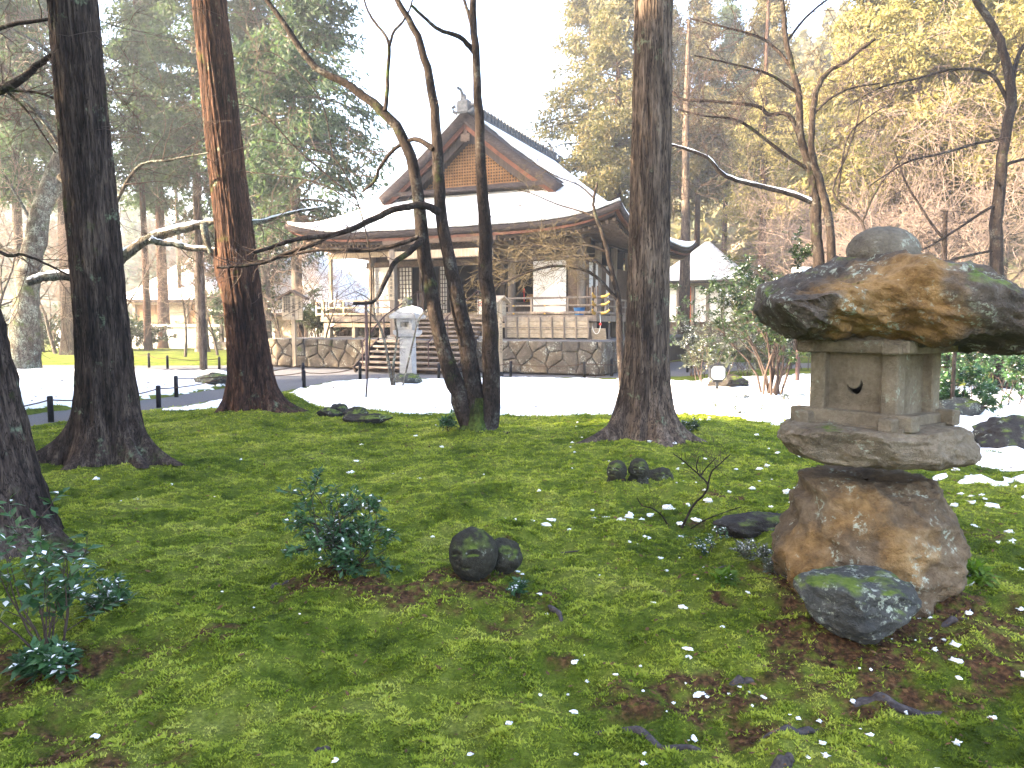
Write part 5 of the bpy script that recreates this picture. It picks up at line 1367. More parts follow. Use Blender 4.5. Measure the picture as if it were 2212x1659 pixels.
# jizo figures
def jizo(name, u, v, R, label, yaw, tilt, body=True, seed=0, lean=0.0, cat="statue", up=.55):
    p = gpt(u, v); t = thing(name, (p.x, p.y, p.z), label, cat, None)
    D, F = sph(110, 84)
    f = np.array([0, -1, 0]); rt = np.array([1, 0, 0]); upv = np.array([0, 0, 1])
    a = D @ rt; b = D @ upv; fr_ = np.clip(D @ f, 0, 1) ** .7
    gsn = lambda x0, y0, sx, sy: np.exp(-((a - x0) / sx) ** 2 - ((b - y0) / sy) ** 2)
    rad = 1 + .05 * fbm(D[:, 0] * 2 + seed, D[:, 1] * 2, D[:, 2] * 2, 2)
    rad += fr_ * (.19 * gsn(0, -.10, .10, .20) + .05 * gsn(-.36, -.28, .20, .2) + .05 * gsn(.36, -.28, .20, .2) + .05 * gsn(0, -.62, .22, .16))
    for sg in (-1, 1):
        arc = b - (.12 - .9 * (a - sg * .36) ** 2)
        inn = np.exp(-((a - sg * .36) / .20) ** 4)
        rad -= fr_ * inn * (.14 * np.exp(-(arc / .045) ** 2)); rad += fr_ * inn * (.10 * np.exp(-((arc - .15) / .07) ** 2) + .06 * np.exp(-((arc + .10) / .06) ** 2))
    mo = b + .40 - .5 * a ** 2
    rad -= fr_ * .12 * np.exp(-(mo / .04) ** 2) * np.exp(-(a / .24) ** 4); rad += fr_ * .035 * np.exp(-((mo + .07) / .05) ** 2) * np.exp(-(a / .18) ** 2)
    for sg in (-1, 1):   # ears
        e_ = np.exp(-((D[:, 1] - .05) / .13) ** 2 - ((b + .12) / .30) ** 2) * (sg * a > .6); rad += .10 * e_
    V = D * rad[:, None] * np.array([.96, .98, 1.06]) * R
    h = obj("head", mesh_np("head", V, F, MAT["stone_figure"], True), t, loc=(0, 0, R * up), rot=(tilt, lean, yaw))
    if body:
        b_ = rock_mesh("body", (R * 1.12, R * .95, R * 1.3), 50 + seed, MAT["stone_figure"], planes=5, soft=.9, rough=.04)
        obj("body", b_, t, loc=(math.sin(lean) * -.1, R * .25, R * (up - 1.45)))
        obj("folded_hands", rock_mesh("folded_hands", (R * .34, R * .26, R * .42), 60 + seed, MAT["stone_figure"], planes=6, soft=.7, rough=.05, nu=32, nv=22), t, loc=(0, -R * .72, R * (up - 1.15)))
    return t
j1 = jizo("jizo_statue", 1022, 1262, .150, "large smiling round headed stone child figure peering out of the moss", -.30, -.16, body=False, seed=1, lean=-.10, up=.74)
obj("body", rock_mesh("body", (.13, .15, .12), 52, MAT["stone_figure"], planes=8, soft=.7, rough=.08), j1, loc=(.17, .17, .05))
jizo("jizo_statue", 1332, 1058, .098, "small stone child figure turned away, the darker of the hugging pair", -.6, -.22, seed=2, up=1.15)
jizo("jizo_statue", 1379, 1056, .098, "small stone child figure with folded hands, the paler of the hugging pair", -.15, -.12, seed=3, up=1.2)
rock_at("stone_feet", 1425, 1045, (.16, .12, .11), 44, "stone_figure", "half buried stone feet of a figure next to the small pair", cat="statue", sink=.35)

# pillar lantern by the stairs
pl = on_ground(882, 830); YP = pl.y
sc_ = YP / F_PX
pz = lambda v: at(0, v, YP).z
plt = thing("pillar_lantern", (pl.x, pl.y, 0), "slim grey pillar lantern with snow on its roof, before the hall stairs", "lantern", rz=-.25)
w = 29 * sc_ / 2
MB().lathe([(w * 1.05, .22), (w * .98, pz(728))], 4).build("pillar", MAT["stone_lantern"], plt)
plt.children[0].rotation_euler = (0, 0, .785); plt.children[0].scale = (1.3, 1.3, 1)
def sq(z0, z1, w0, w1, nm, mt="stone_lantern", bev=.015):
    o = MB().lathe([(w0 * 1.414, z0), (w1 * 1.414, z1)], 4).build(nm, MAT[mt], plt); o.rotation_euler = (0, 0, .785); return o
sq(pz(727), pz(720), w * 1.25, w * 1.65, "platform"); sq(pz(720), pz(713), w * 1.65, w * 1.65, "platform_lip")
hw_ = 18 * sc_
for sx in (-1, 1):
    for sy in (-1, 1): MB().box((sx * (hw_ - .05), sy * (hw_ - .05), (pz(713) + pz(687)) / 2), (.10, .10, pz(687) - pz(713)), bev=.01).build("corner_post", MAT["stone_lantern"], plt)
MB().box((0, hw_ - .05, (pz(713) + pz(687)) / 2), (hw_ * 2 - .2, .06, pz(687) - pz(713))).build("panel", MAT["stone_lantern"], plt)
MB().box((hw_ - .04, 0, (pz(713) + pz(687)) / 2), (.05, hw_ * 2 - .2, pz(687) - pz(713))).build("panel", MAT["stone_lantern"], plt)
for zz in (pz(692), pz(710)): MB().box((0, 0, zz), (hw_ * 2 - .02, hw_ * 2 - .02, .09), bev=.01).build("frame_band", MAT["stone_lantern"], plt)
rw = 31 * sc_
sq(pz(688), pz(682), rw * .94, rw * 1.0, "roof_edge"); 
prof = [(rw * 1.0, pz(682)), (rw * .80, pz(677)), (rw * .55, pz(670)), (rw * .30, pz(664))]
o = MB().lathe([(a * 1.414 * .98, b) for a, b in prof], 4).build("roof", MAT["stone_lantern"], plt); o.rotation_euler = (0, 0, .785)
D, F = sph(40, 20); 
sn_v = D * np.array([rw * .85, rw * .72, .13]); sn_v[:, 2] += .02 * fbm(sn_v[:, 0] * 9, sn_v[:, 1] * 9, 0, 2)
obj("roof_snow", mesh_np("roof_snow", sn_v, F, MAT["snow"], True), plt, loc=(.10, -.02, pz(672)))
MB().lathe([(.16, pz(668)), (.20, pz(664)), (.14, pz(660)), (.10, pz(658)), (.15, pz(654)), (.155, pz(650)), (.10, pz(645)), (.02, pz(642))], 18).build("finial", MAT["rock_mossy"], plt, smooth=True)
# ------------------------------------------------------------------ signs, fences, lamp, poles
ps = on_ground(637, 792)
sg = thing("notice_sign", (ps.x, ps.y, 0), "roofed wooden notice board with brushed writing before the stone terrace", "sign", rz=-.16)
k_ = ps.y / F_PX; zz = lambda v: at(0, v, ps.y).z
MB().box((0, 0, zz(690) / 2), (.13, .13, zz(690)), bev=.01).build("post", MAT["wood_pale"], sg)
bw = 47 * k_
for q in range(5): MB().box((-bw / 2 + bw * (q + .5) / 5, -.09, (zz(690) + zz(638)) / 2 - .02), (bw / 5 - .006, .05, zz(638) - zz(690)), bev=.004).build("board", MAT["wood_board"], sg)
for s_ in (-1, 1):
    MB().bar((0, -.05, zz(630) + .03), (s_ * 33 * k_, -.05, zz(646)), .36, .06).build("roof_board", MAT["wood_brown"], sg)
write("往生極楽院", sg, (.06, -.122, zz(651)), .125)
for (dx, tx) in ((.30, "三千院門跡"), (-.12, "阿弥陀如来坐像"), (-.21, "勢至菩薩坐像"), (-.30, "観世音菩薩坐像")): write(tx, sg, (dx, -.122, zz(645)), .075)
p2 = on_ground(1081, 809)
zz2 = lambda v: at(0, v, p2.y).z
s2 = thing("notice_sign", (p2.x, p2.y, -.05), "tall pale square post carrying a roofed board seen edge on, beside the maple", "sign", rz=.15)
MB().box((0, 0, zz2(646) / 2 + .03), (.12, .12, zz2(646)), bev=.008).build("post", MAT["wood_pale"], s2)
MB().box((0, 0, .06), (.17, .17, .16)).build("post_shoe", MAT["post_black"], s2)
bd = bpy.data.objects.new("board", None); link(bd, s2); bd.rotation_euler = (0, 0, math.radians(58)); bd.location = (0, .1, 0)
for q in range(4): MB().box((0, 0, zz2(677) + .05 + q * .115), (.85, .05, .108), bev=.004).build("plank", MAT["wood_board"], bd)
for s_ in (-1, 1): MB().bar((0, 0, zz2(640) + .06), (s_ * .52, 0, zz2(652) + .02), .32, .035).build("roof_board", MAT["wood_pale"], bd)
write("平成二十五年正月吉日", s2, (0.0, -.064, zz2(668) - .45), .085)

# path fence: short black posts and the cords between them
posts = {}
fp = MB().lathe([(.045, -.1), (.045, .94), (.035, .985), (.0, 1.0)], 12).mesh("fence_post", MAT["post_black"], True)
GF = "short black fence posts along the paths"
where = {"a": "beside the gravel path near the dark cedar", "b": "edging the gravel path before the stone terrace", "c": "on the far side of the snowy island", "d": "by the rhododendron near the right path"}
for (key, u, vt, vb, wh) in [("0", -150, 880, 930, "a"), ("1", 110, 858, 905, "a"), ("2", 343, 835, 875, "a"), ("3", 381, 814, 853, "a"), ("4", 657, 801, 833, "b"), ("5", 655, 785, 818, "b"), ("6", 778, 789, 820, "b"), ("7", 948, 786, 816, "b"), ("8", 1103, 782, 811, "b"),
                         ("9", 1262, 783, 815, "b"), ("10", 1321, 777, 809, "b"), ("11", 1485, 775, 801, "d"), ("12", 1511, 768, 790, "d"), ("13", 175, 764, 783, "c"), ("14", 322, 764, 791, "c"), ("15", 362, 769, 794, "c"), ("16", 474, 772, 797, "c"), ("17", 520, 800, 832, "b")]:
    p = on_ground(u, vb); h = (vb - vt) / F_PX * p.y + .03
    o = obj("fence_post", fp, None, (p.x, p.y, -.04)); o.scale = (1, 1, h + .04)
    tag(o, "short black wooden fence post " + where[wh], "post", GF + " (" + wh + ")")
    posts[key] = Vector((p.x, p.y, h - .07))
def cord(name, keys, label, lows=(0.0,)):
    mb = MB()
    for a, b in zip(keys, keys[1:]):
        A, B_ = posts[a], posts[b]
        mb.tube(np.array([A.lerp(B_, t) + Vector((0, 0, -.05 * 4 * t * (1 - t))) for t in np.linspace(0, 1, 9)]), .011, 5)
    P = np.concatenate([np.array([posts[a].lerp(posts[b], t) + Vector((0, 0, -.09 * 4 * t * (1 - t))) for t in np.linspace(0, 1, 10)[:-1]]) for a, b in zip(keys, keys[1:])] + [np.array([posts[keys[-1]]])])
    V, F = tubes(P[None], np.full((1, len(P)), .012), 6)
    return tag(obj(name, mesh_np(name, V, F, MAT["rope"], True)), label, "rope")
cord("rope", ["0", "1", "2", "17", "4", "6", "7", "8", "9", "11"], "dark cord strung along the near side of the gravel path")
cord("rope", ["3", "5"], "cord running behind the red cedar to the post by the notice board")
cord("rope", ["10", "12"], "cord by the right corner of the stone terrace")
cord("rope", ["13", "14", "15", "16"], "cord on the far side of the snowy island")
# bare pole and brown metal pole
p = on_ground(440, 797)
tag(MB().tube([(0, 0, -.1), (.0, 0, 3), (-.06, 0, 6.0)], [.13, .12, .10], 12).build("wooden_pole", MAT["bark_cedar_pale"], None, True, (p.x, p.y, 0)), "bare grey wooden pole standing by the far path behind the red cedar", "pole")
p = on_ground(793, 822)
tag(MB().tube([(0, 0, -.1), (0, 0, 1.75), (0, 0, 2.25)], [.045, .045, .03], 10).build("metal_pole", MAT["metal_brown"], None, True, (p.x, p.y, -.03)), "thin brown metal pole beside the path left of the pillar lantern", "pole")
p = on_ground(2054, 905); 
tag(MB().tube([(0, 0, -.1), (.02, 0, 1.8)], [.035, .03], 10).build("support_pole", MAT["bark_cedar_pale"], None, True, (p.x, p.y, 0)), "slender wooden support pole right behind the lantern's fire box", "pole")
# floodlight
p = on_ground(1550, 843); s_ = p.y / F_PX
fl = thing("floodlight", (p.x, p.y, .03), "octagonal garden floodlight with pale glass on a short stem in the snow", "floodlight", rz=.05)
w = 34 * s_ / 2
def octo(w, y0, y1, c=.62):
    P = [(w, -w * c), (w, w * c), (w * c, w), (-w * c, w), (-w, w * c), (-w, -w * c), (-w * c, -w), (w * c, -w)]
    V = np.array([(a, y0, b) for a, b in P] + [(a, y1, b) for a, b in P]); i = np.arange(8); j = (i + 1) % 8
    return V, [np.stack([i, i + 8, j + 8, j], 1), np.array([list(range(8)), [15 - q for q in range(8)]])]
zc = at(0, 808, p.y).z
MB().add(*octo(w, -.03, .16)).build("housing", MAT["lamp_case"], fl, loc=(0, 0, zc))
MB().add(*octo(w * .86, -.036, -.02)).build("glass", MAT["lamp_glass"], fl, loc=(0, 0, zc))
MB().box((0, .06, (zc - w) / 2), (.06, .06, zc - w), bev=.005).build("stem", MAT["lamp_case"], fl)
MB().box((0, .06, zc - w - .02), (.22, .10, .03)).build("bracket", MAT["lamp_case"], fl)
# white box above the bush
q = at(1732, 588, 19.5)
bx = thing("metal_box", (q.x, q.y, 0), "white metal box on a post peeping over the glossy bush by the lantern", "box", rz=.4)
MB().box((0, 0, q.z), (.42, .30, .26), bev=.02).build("case", MAT["white_paint"], bx); MB().box((.12, .17, q.z / 2), (.08, .08, q.z)).build("post", MAT["metal_brown"], bx)
MB().box((.0, -.152, q.z), (.34, .006, .16)).build("front_plate", MAT["white_paint"], bx)

# ------------------------------------------------------------------ roots, twigs and snow lumps on the moss
def root(pts, r0, label, name="surface_root", mat="root_bark", lift=.0, group=None):
    P = []
    n = len(pts)
    for i, (u, v) in enumerate(pts):
        q = on_ground(u, v); z = float(gz(q.x, q.y)); P.append((q.x, q.y, z + lift - r0 * .35 + r0 * .35 * math.sin(math.pi * (i + .3) / n) ))
    P[0] = (P[0][0], P[0][1], P[0][2] - r0); P[-1] = (P[-1][0], P[-1][1], P[-1][2] - r0)
    Q = spline(P, n * 8); tq = np.linspace(0, 1, n * 8); Q[:, 0] += .012 * pn(tq * 7, r0 * 90, 1.1); Q[:, 2] += r0 * .9 * pn(tq * 6, r0 * 70, 3.3)
    R = r0 * .72 * np.sin(np.linspace(.3, np.pi - .15, n * 8)) ** .7 * (1 + .35 * pn(tq * 9, r0 * 50, 0))
    org = Q[0].copy(); V, F = tubes((Q - org)[None], R[None], 10)
    return tag(obj(name, mesh_np(name, V, F, MAT[mat], True), None, Vector(org)), label, "root", group)
root([(1235, 1552), (1290, 1543), (1370, 1552), (1440, 1572), (1520, 1582), (1560, 1590)], .026, "long grey root snaking through the moss below the lantern's boulder")
root([(1600, 1580), (1680, 1568), (1740, 1548), (1790, 1530)], .024, "grey root climbing towards the broad flat root right of the long one")
root([(1830, 1505), (1890, 1500), (1960, 1512), (2070, 1520)], .036, "broad flat dark root at the shady right side of the moss")
root([(1560, 1462), (1600, 1452), (1650, 1460)], .026, "short grey root hump with a snow lump beside it")
root([(1160, 1308), (1185, 1310), (1208, 1335), (1228, 1362)], .020, "curved brown root below the small snowy sprig", mat="root_bark")
root([(1640, 1655), (1690, 1640), (1720, 1610)], .03, "dark root at the bottom of the shaded moss")
root([(2010, 1375), (2060, 1362), (2115, 1345)], .026, "brown root lying right of the lichen spotted boulder", mat="root_bark")
root([(555, 1282), (600, 1265), (650, 1250)], .030, "fallen dark cedar sprig left of the snow dusted shrub", name="fallen_sprig", mat="root_bark")
root([(1028, 950), (1050, 943), (1098, 938)], .055, "thick dark root lying at the maple's mossy foot", mat="bark_maple", lift=.03)
root([(650, 1590), (690, 1585), (730, 1592)], .022, "small dark root nub in the near moss")
root([(1490, 1225), (1560, 1218), (1630, 1200)], .010, "thin fallen twig below the bare seedling", name="fallen_twig", mat="root_bark")
root([(1185, 1185), (1250, 1187), (1310, 1180)], .007, "hair thin fallen twig left of the bare seedling", name="fallen_twig", mat="root_bark")
lump = [rock_mesh("snow_lump", (1, .8, .5), 70 + i, MAT["snow"], planes=12, soft=.2, rough=.42, nu=26, nv=16) for i in range(4)]
rl = random.Random(6)
GSN = "snow lumps dropped on the moss"
big = [(1475, 1318, 15), (1484, 1402, 15), (1490, 1412, 9), (1240, 1420, 13), (1268, 1438, 9), (1228, 1458, 9), (1385, 1408, 8), (1330, 1442, 8), (1455, 1488, 10), (1510, 1478, 18), (1527, 1484, 9), (1390, 1480, 7), (1100, 1548, 14), (1166, 1475, 8), (1015, 1602, 11), (1500, 1552, 13),
       (1360, 1545, 9), (1650, 1487, 9), (1598, 1462, 6), (1620, 1478, 7), (2070, 1475, 10), (1745, 1618, 10), (2145, 1545, 11), (1245, 1600, 7), (1560, 1355, 9), (768, 990, 9), (760, 1009, 13), (590, 1025, 7), (765, 1037, 8), (848, 1012, 7), (906, 1027, 7), (865, 1044, 6), (955, 965, 8), (935, 1165, 8), (1190, 1125, 16), (1180, 1137, 18), (1280, 1112, 14),
       (1230, 1147, 10), (1360, 1120, 24), (1385, 1128, 18), (1340, 1132, 14), (1405, 1118, 14), (1440, 1098, 20), (1455, 1106, 14), (1530, 1090, 18), (1485, 1100, 14), (1395, 1168, 15), (1700, 1065, 14), (1715, 1052, 12), (1565, 1050, 8), (1625, 1063, 12), (1425, 1213, 12), (1440, 1228, 8), (295, 1066, 9), (370, 1046, 6), (120, 1130, 5), (1118, 1240, 12), (1128, 1248, 8),
       (1310, 1118, 12), (1150, 1132, 9), (1280, 1095, 9), (2010, 1350, 8), (1880, 1465, 7), (1590, 1015, 6), (1090, 1130, 7), (520, 990, 5), (1505, 1127, 16), (1470, 1135, 15)]
for (u, v, s) in big:
    p = gpt(u, v); k = s / F_PX * math.hypot(p.y, p.x) * .72
    o = obj("snow_lump", rl.choice(lump), None, (p.x, p.y, p.z + k * .22), (0, 0, rl.random() * 6)); o.scale = (k * (.8 + .5 * rl.random()), k * (.7 + .4 * rl.random()), k * (.55 + .5 * rl.random()))
    tag(o, "small lump of fallen snow on the green moss", "snow", GSN)
r = np.random.default_rng(15)
N = 600
ry = 2.2 * (13 / 2.2) ** r.random(N); rx = (r.random(N) * 2 - 1) * (.72 * ry)
ok = (r.random(N) < .12 + .6 * np.clip((rx - .1) / 1.0, 0, 1)) & (snow_t(rx, ry) < .1) & (pn(rx * .9, ry * .9, 3.1) + .25 * (rx > 1.5) > -.1) & (path_s(rx, ry) < 0)
ok |= (r.random(N) < .9) & (rx > .49 * ry + .35) & (ry > 4.5) & (path_s(rx, ry) < 0)
rx, ry = rx[ok], ry[ok]; N = len(rx); D, F = sph(8, 6)
s = (.003 + .0018 * ry) * (.4 + .9 * r.random(N) ** 2) * (1 + 1.3 * (rx > .49 * ry + .35))
V = D[None] * (s[:, None, None] * np.array([1.25, 1, .6])) * (1 + .5 * r.normal(size=(N, len(D), 1))) + np.stack([rx, ry, gz(rx, ry) + s * .4 + .008], -1)[:, None]
o = obj("snow_crumbs", mesh_np("snow_crumbs", V.reshape(-1, 3), (F[None] + (np.arange(N) * len(D))[:, None, None]).reshape(-1, 4), MAT["snow"], True)); o["kind"] = "stuff"; tag(o, "tiny crumbs of snow sprinkled over the moss", "snow")

# ------------------------------------------------------------------ shrubs
def leaf_quads(r, C, dirs, l, w):
    """bent leaf of two quads from each point along its direction"""
    up = np.array([0, 0, 1.0]) + r.normal(size=dirs.shape) * .3
    e = np.cross(dirs, up); e /= np.linalg.norm(e, axis=1, keepdims=True) + 1e-6
    nrm = np.cross(e, dirs)
    l = l[:, None]; w = w[:, None]
    p0 = C; p1 = C + dirs * l * .5 + nrm * l * .05; p2 = C + dirs * l - nrm * l * .10
    V = np.stack([p0, p1 + e * w, p2, p1 - e * w, p1 - nrm * w * .18], 1)
    n = len(C); k = np.arange(n)[:, None] * 5
    F = np.concatenate([k + np.array([0, 4, 1]), k + np.array([1, 4, 2]), k + np.array([2, 4, 3]), k + np.array([3, 4, 0])])
    return V.reshape(-1, 3), F
def shrub(name, base, H, W, stems, leaf_l, mat, seed, label, group=None, per=7, snow=.15, depth=2, cat="shrub", stem_mat="twig", lean=(0, 0), kids=(2, 3), asp=.24, base_w=.15, r0=.008):
    t = thing(name, base, label, cat, group)
    r = np.random.default_rng(seed); out = {}
    for k in range(stems):
        a = r.random() * 6.283; s = W * (.2 + .8 * r.random())
        d = np.array([math.cos(a) * s + lean[0], math.sin(a) * s * .8 + lean[1], H * 1.0])
        grow(r, np.array([math.cos(a), math.sin(a), 0]) * W * base_w * r.random(), d, H * .62 * (.7 + .45 * r.random()), r0, depth, out, spread=.62, droop=-.01, kids=kids, npt=6, wob=.14, ratio=.6, flat=.75, rmin=.0022)
    obj("stems", branches_mesh("stems", out, MAT[stem_mat]), t)["kind"] = "stuff"
    tips = []; ax = []
    for lev in (0, 1):
        for P, R in out.get(lev, []):
            idx = [5] if lev else [2, 3, 4, 5]
            for i in idx: tips.append(P[i]); d = P[i] - P[i - 1]; ax.append(d / (np.linalg.norm(d) + 1e-6))
    tips = np.array(tips); ax = np.array(ax)
    C = np.repeat(tips, per, 0) + r.normal(size=(len(tips) * per, 3)) * leaf_l * .12; A = np.repeat(ax, per, 0)
    dv = A * .35 + r.normal(size=C.shape) * np.array([.8, .8, .38]) + np.array([0, 0, .12]); dv /= np.linalg.norm(dv, axis=1, keepdims=True)
    l = leaf_l * (.55 + .6 * r.random(len(C)))
    V, F = leaf_quads(r, C, dv, l, l * asp)
    lv = obj("leaves", mesh_np("leaves", V, F, MAT[mat]), t); lv["kind"] = "stuff"
    if snow:  # white flecks paint whitish leaf glints as well as dusted snow
        s_ = r.random(len(C)) < snow * np.clip((C[:, 2] - C[:, 2].min()) / (np.ptp(C[:, 2]) + 1e-6) * 1.8, .2, 1)
        if s_.sum():
            V, F = leaf_quads(r, C[s_] + np.array([0, 0, .05]) * leaf_l, dv[s_], l[s_] * .55, l[s_] * asp * .7)
            V[:, 2] += leaf_l * .05
            sn_ = obj("leaf_snow_glint", mesh_np("leaf_snow_glint", V, F, MAT["snow"]), t); sn_["kind"] = "stuff"
    return t
shrub("evergreen_shrub", gpt(755, 1250), .60, .62, 18, .056, "leaf_gloss", 1, "small glossy evergreen shrub dusted with snow left of the smiling stone head", per=5, snow=.12, lean=(.05, 0), r0=.006)
shrub("evergreen_shrub", gpt(1118, 1290), .14, .12, 4, .045, "leaf_gloss", 2, "tiny leafy sprig holding snow beside the smiling stone head", per=5, snow=.35, depth=1, r0=.003)
shrub("evergreen_shrub", gpt(100, 1400), .78, .55, 12, .075, "leaf_gloss", 3, "glossy broad leaved shrub with snow specks below the leaning trunk", per=4, snow=.22, depth=1, r0=.007)
shrub("evergreen_shrub", gpt(120, 1455), .16, .26, 9, .075, "leaf_gloss", 4, "low rosette of toothed glossy leaves in the near left corner", per=5, snow=.2, depth=1, r0=.004)
shrub("evergreen_shrub", gpt(230, 1330), .22, .30, 12, .050, "leaf_gloss", 13, "low dark sprigs with snow tips right of the broad leaved shrub", per=4, snow=.3, depth=1, r0=.004)
shrub("evergreen_shrub", gpt(968, 945), .32, .20, 6, .07, "leaf_gloss", 5, "little leafy bush tucked against the maple's foot", per=5, snow=.1, depth=1, r0=.004)
shrub("groundcover_shrub", gpt(1620, 1215), .18, .45, 12, .035, "leaf_rhodo", 6, "low sparse ground shrub at the lantern boulder's left foot", per=4, snow=.3, depth=1, r0=.003)
shrub("groundcover_shrub", gpt(1530, 1190), .22, .32, 8, .032, "leaf_gloss", 7, "thin low shrub with snow flecks around the bare seedling", per=4, snow=.4, depth=1, r0=.003)
shrub("groundcover_shrub", gpt(1690, 1262), .14, .30, 9, .035, "leaf_rhodo", 8, "grey leaved ground shrub before the ochre foot of the boulder", per=4, snow=.25, depth=1, r0=.003)
shrub("groundcover_shrub", gpt(1480, 945), .20, .55, 12, .05, "leaf_hedge", 9, "low dark sprigs along the pale cedar's root", per=4, snow=.2, depth=1, r0=.004)
shrub("fern", gpt(2090, 1262), .14, .16, 5, .09, "leaf_fern", 10, "bright green fern at the right foot of the lantern boulder", per=4, snow=0, depth=1, asp=.16, r0=.003)
shrub("fern", gpt(1560, 1262), .10, .16, 4, .07, "leaf_fern", 14, "small pale fern left of the lantern boulder", per=4, snow=.1, depth=1, asp=.16, r0=.003)
bare_tree("bare_seedling", tuple(gpt(1470, 1145)), "leafless wiry seedling standing in the snow crumbs before the lantern", None, 5.6, [
    ([(1470, 1146), (1497, 1093), (1521, 1068), (1529, 1047), (1513, 1028), (1489, 1007), (1473, 993), (1454, 980)], 6, 2), ([(1513, 1028), (1529, 1007), (1548, 988)], 3, 2), ([(1507, 1020), (1505, 1005), (1510, 985)], 3, 2),
    ([(1529, 1047), (1537, 1020), (1553, 1004), (1577, 982)], 4, 2), ([(1449, 1146), (1430, 1114), (1408, 1098), (1387, 1092), (1376, 1075)], 4, 2, -.1), ([(1480, 1150), (1520, 1125), (1570, 1105), (1600, 1095)], 3, 2, .1)],
    51, twig_from={0: 9, 1: 6, 2: 5, 3: 8, 4: 4, 5: 3}, tw=dict(len=.16, r=.0025, depth=1, kids=(2, 3), rmin=.0012), sub=(.45, 1.0), cat="seedling")
shrub("round_bush", gpt(1662, 858), 3.9, .8, 16, .13, "leaf_hedge", 21, "tall rounded glossy bush beside the lantern's capstone", per=7, snow=.18, depth=3, kids=(2, 3), base_w=.4, r0=.03)  # snow flecks here stand in for its whitish glints
GR = "rhododendron bushes in the snow right of the hall"
for k, (u, v, H, W, lab) in enumerate(((1545, 830, 1.9, 1.1, "open rhododendron bush with drooping snow dusted leaves above the floodlight"), (1500, 812, 1.7, .9, "rhododendron bush against the pale cedar's right side"), (1610, 812, 1.7, 1.2, "spreading rhododendron behind the floodlight"),
                          (1690, 815, 1.5, 1.0, "rhododendron under the tall rounded bush"), (1640, 795, 1.5, 1.3, "rhododendron between the floodlight and the small hall"), (1740, 800, 1.6, 1.2, "rhododendron partly behind the lantern's fire box"))):
    shrub("rhododendron", gpt(u, v), H * 1.15, W, 9, .15, "leaf_rhodo", 30 + k, lab, GR, per=6, snow=.30, depth=2, kids=(2, 3), base_w=.5, asp=.17, r0=.016)  # snow share also paints the glints on the leaves
GD = "dark bushes in the snow behind the lantern"
for k, (u, v, H, W, lab) in enumerate(((2085, 900, .9, .8, "low snow flecked bush directly beside the slender support pole"), (2150, 880, 1.3, 1.0, "waist high dark bush behind the mossy rock and snow"), (2240, 870, 1.6, 1.1, "dark bush right beyond the snowy dark rock behind the lantern"), (2120, 850, 1.9, 1.2, "tall dark bush at the foot of the crooked dark trunk"), (2060, 842, 1.9, 1.0, "tall dark bush around the short snapped stem"), (2200, 838, 2.4, 1.3, "tallest dark bush, rising behind the crooked dark trunk"))):
    shrub("dark_bush", gpt(u, v), H, W, 11, .12, "leaf_gloss", 40 + k, lab, GD, per=6, snow=.2, depth=2, base_w=.5, r0=.014)
GS = "little sprigs poking through the right snow"
for k, (u, v) in enumerate(((1590, 902), (1650, 898), (1545, 892), (1700, 872), (1600, 868))):
    shrub("snow_sprig", gpt(u, v), .25, .3, 5, .045, "leaf_hedge", 60 + k, "small dark sprig poking out of the snow right of the pale cedar", GS, per=3, snow=.1, depth=1, r0=.004)
GE = "evergreen hedge bushes along the far left path"
for k, (u, v, H, W) in enumerate(((300, 757, 2.0, 1.5), (345, 752, 1.8, 1.4), (395, 752, 2.0, 1.6), (440, 752, 2.0, 1.5), (490, 755, 2.2, 1.6), (255, 757, 2.2, 1.5), (130, 760, 2.6, 1.5), (95, 762, 2.2, 1.4), (185, 760, 2.4, 1.4), (40, 760, 3.0, 1.6), (-20, 762, 3.0, 1.6), (215, 758, 2.2, 1.4))):
    p = on_ground(u, v)
    shrub("hedge_bush", (p.x, p.y + 1.5, 0), H, W, 12, .20, "leaf_hedge", 80 + k, "dark evergreen hedge bush among the far trunks beyond the left path", GE, per=8, snow=.10, depth=2, base_w=.7, r0=.02)
for k, (u, v, H, W, lab) in enumerate(((655, 722, 2.4, 1.2, "dark leafy bush standing on the terrace behind the roofed notice board"), (690, 724, 1.5, .7, "sunlit yellow green bush by the veranda's corner post"), (745, 722, 1.6, .8, "leafy bush under the veranda's left end"))):
    p = at(u, v, 33.0)
    shrub("terrace_bush", (p.x, p.y, 1.0), H, W, 12, .17, "leaf_rhodo" if k == 1 else "leaf_hedge", 95 + k, lab, None, per=8, snow=.1, depth=2, base_w=.6, r0=.02)
tag(obj("garden_rock", rock_mesh("garden_rock", (1.2, .7, .55), 66, MAT["rock_mossy"], planes=6, soft=.8), None, at(838, 722, 31.0) + Vector((0, 0, .1))), "smooth mossy boulder on the terrace under the veranda", "rock")

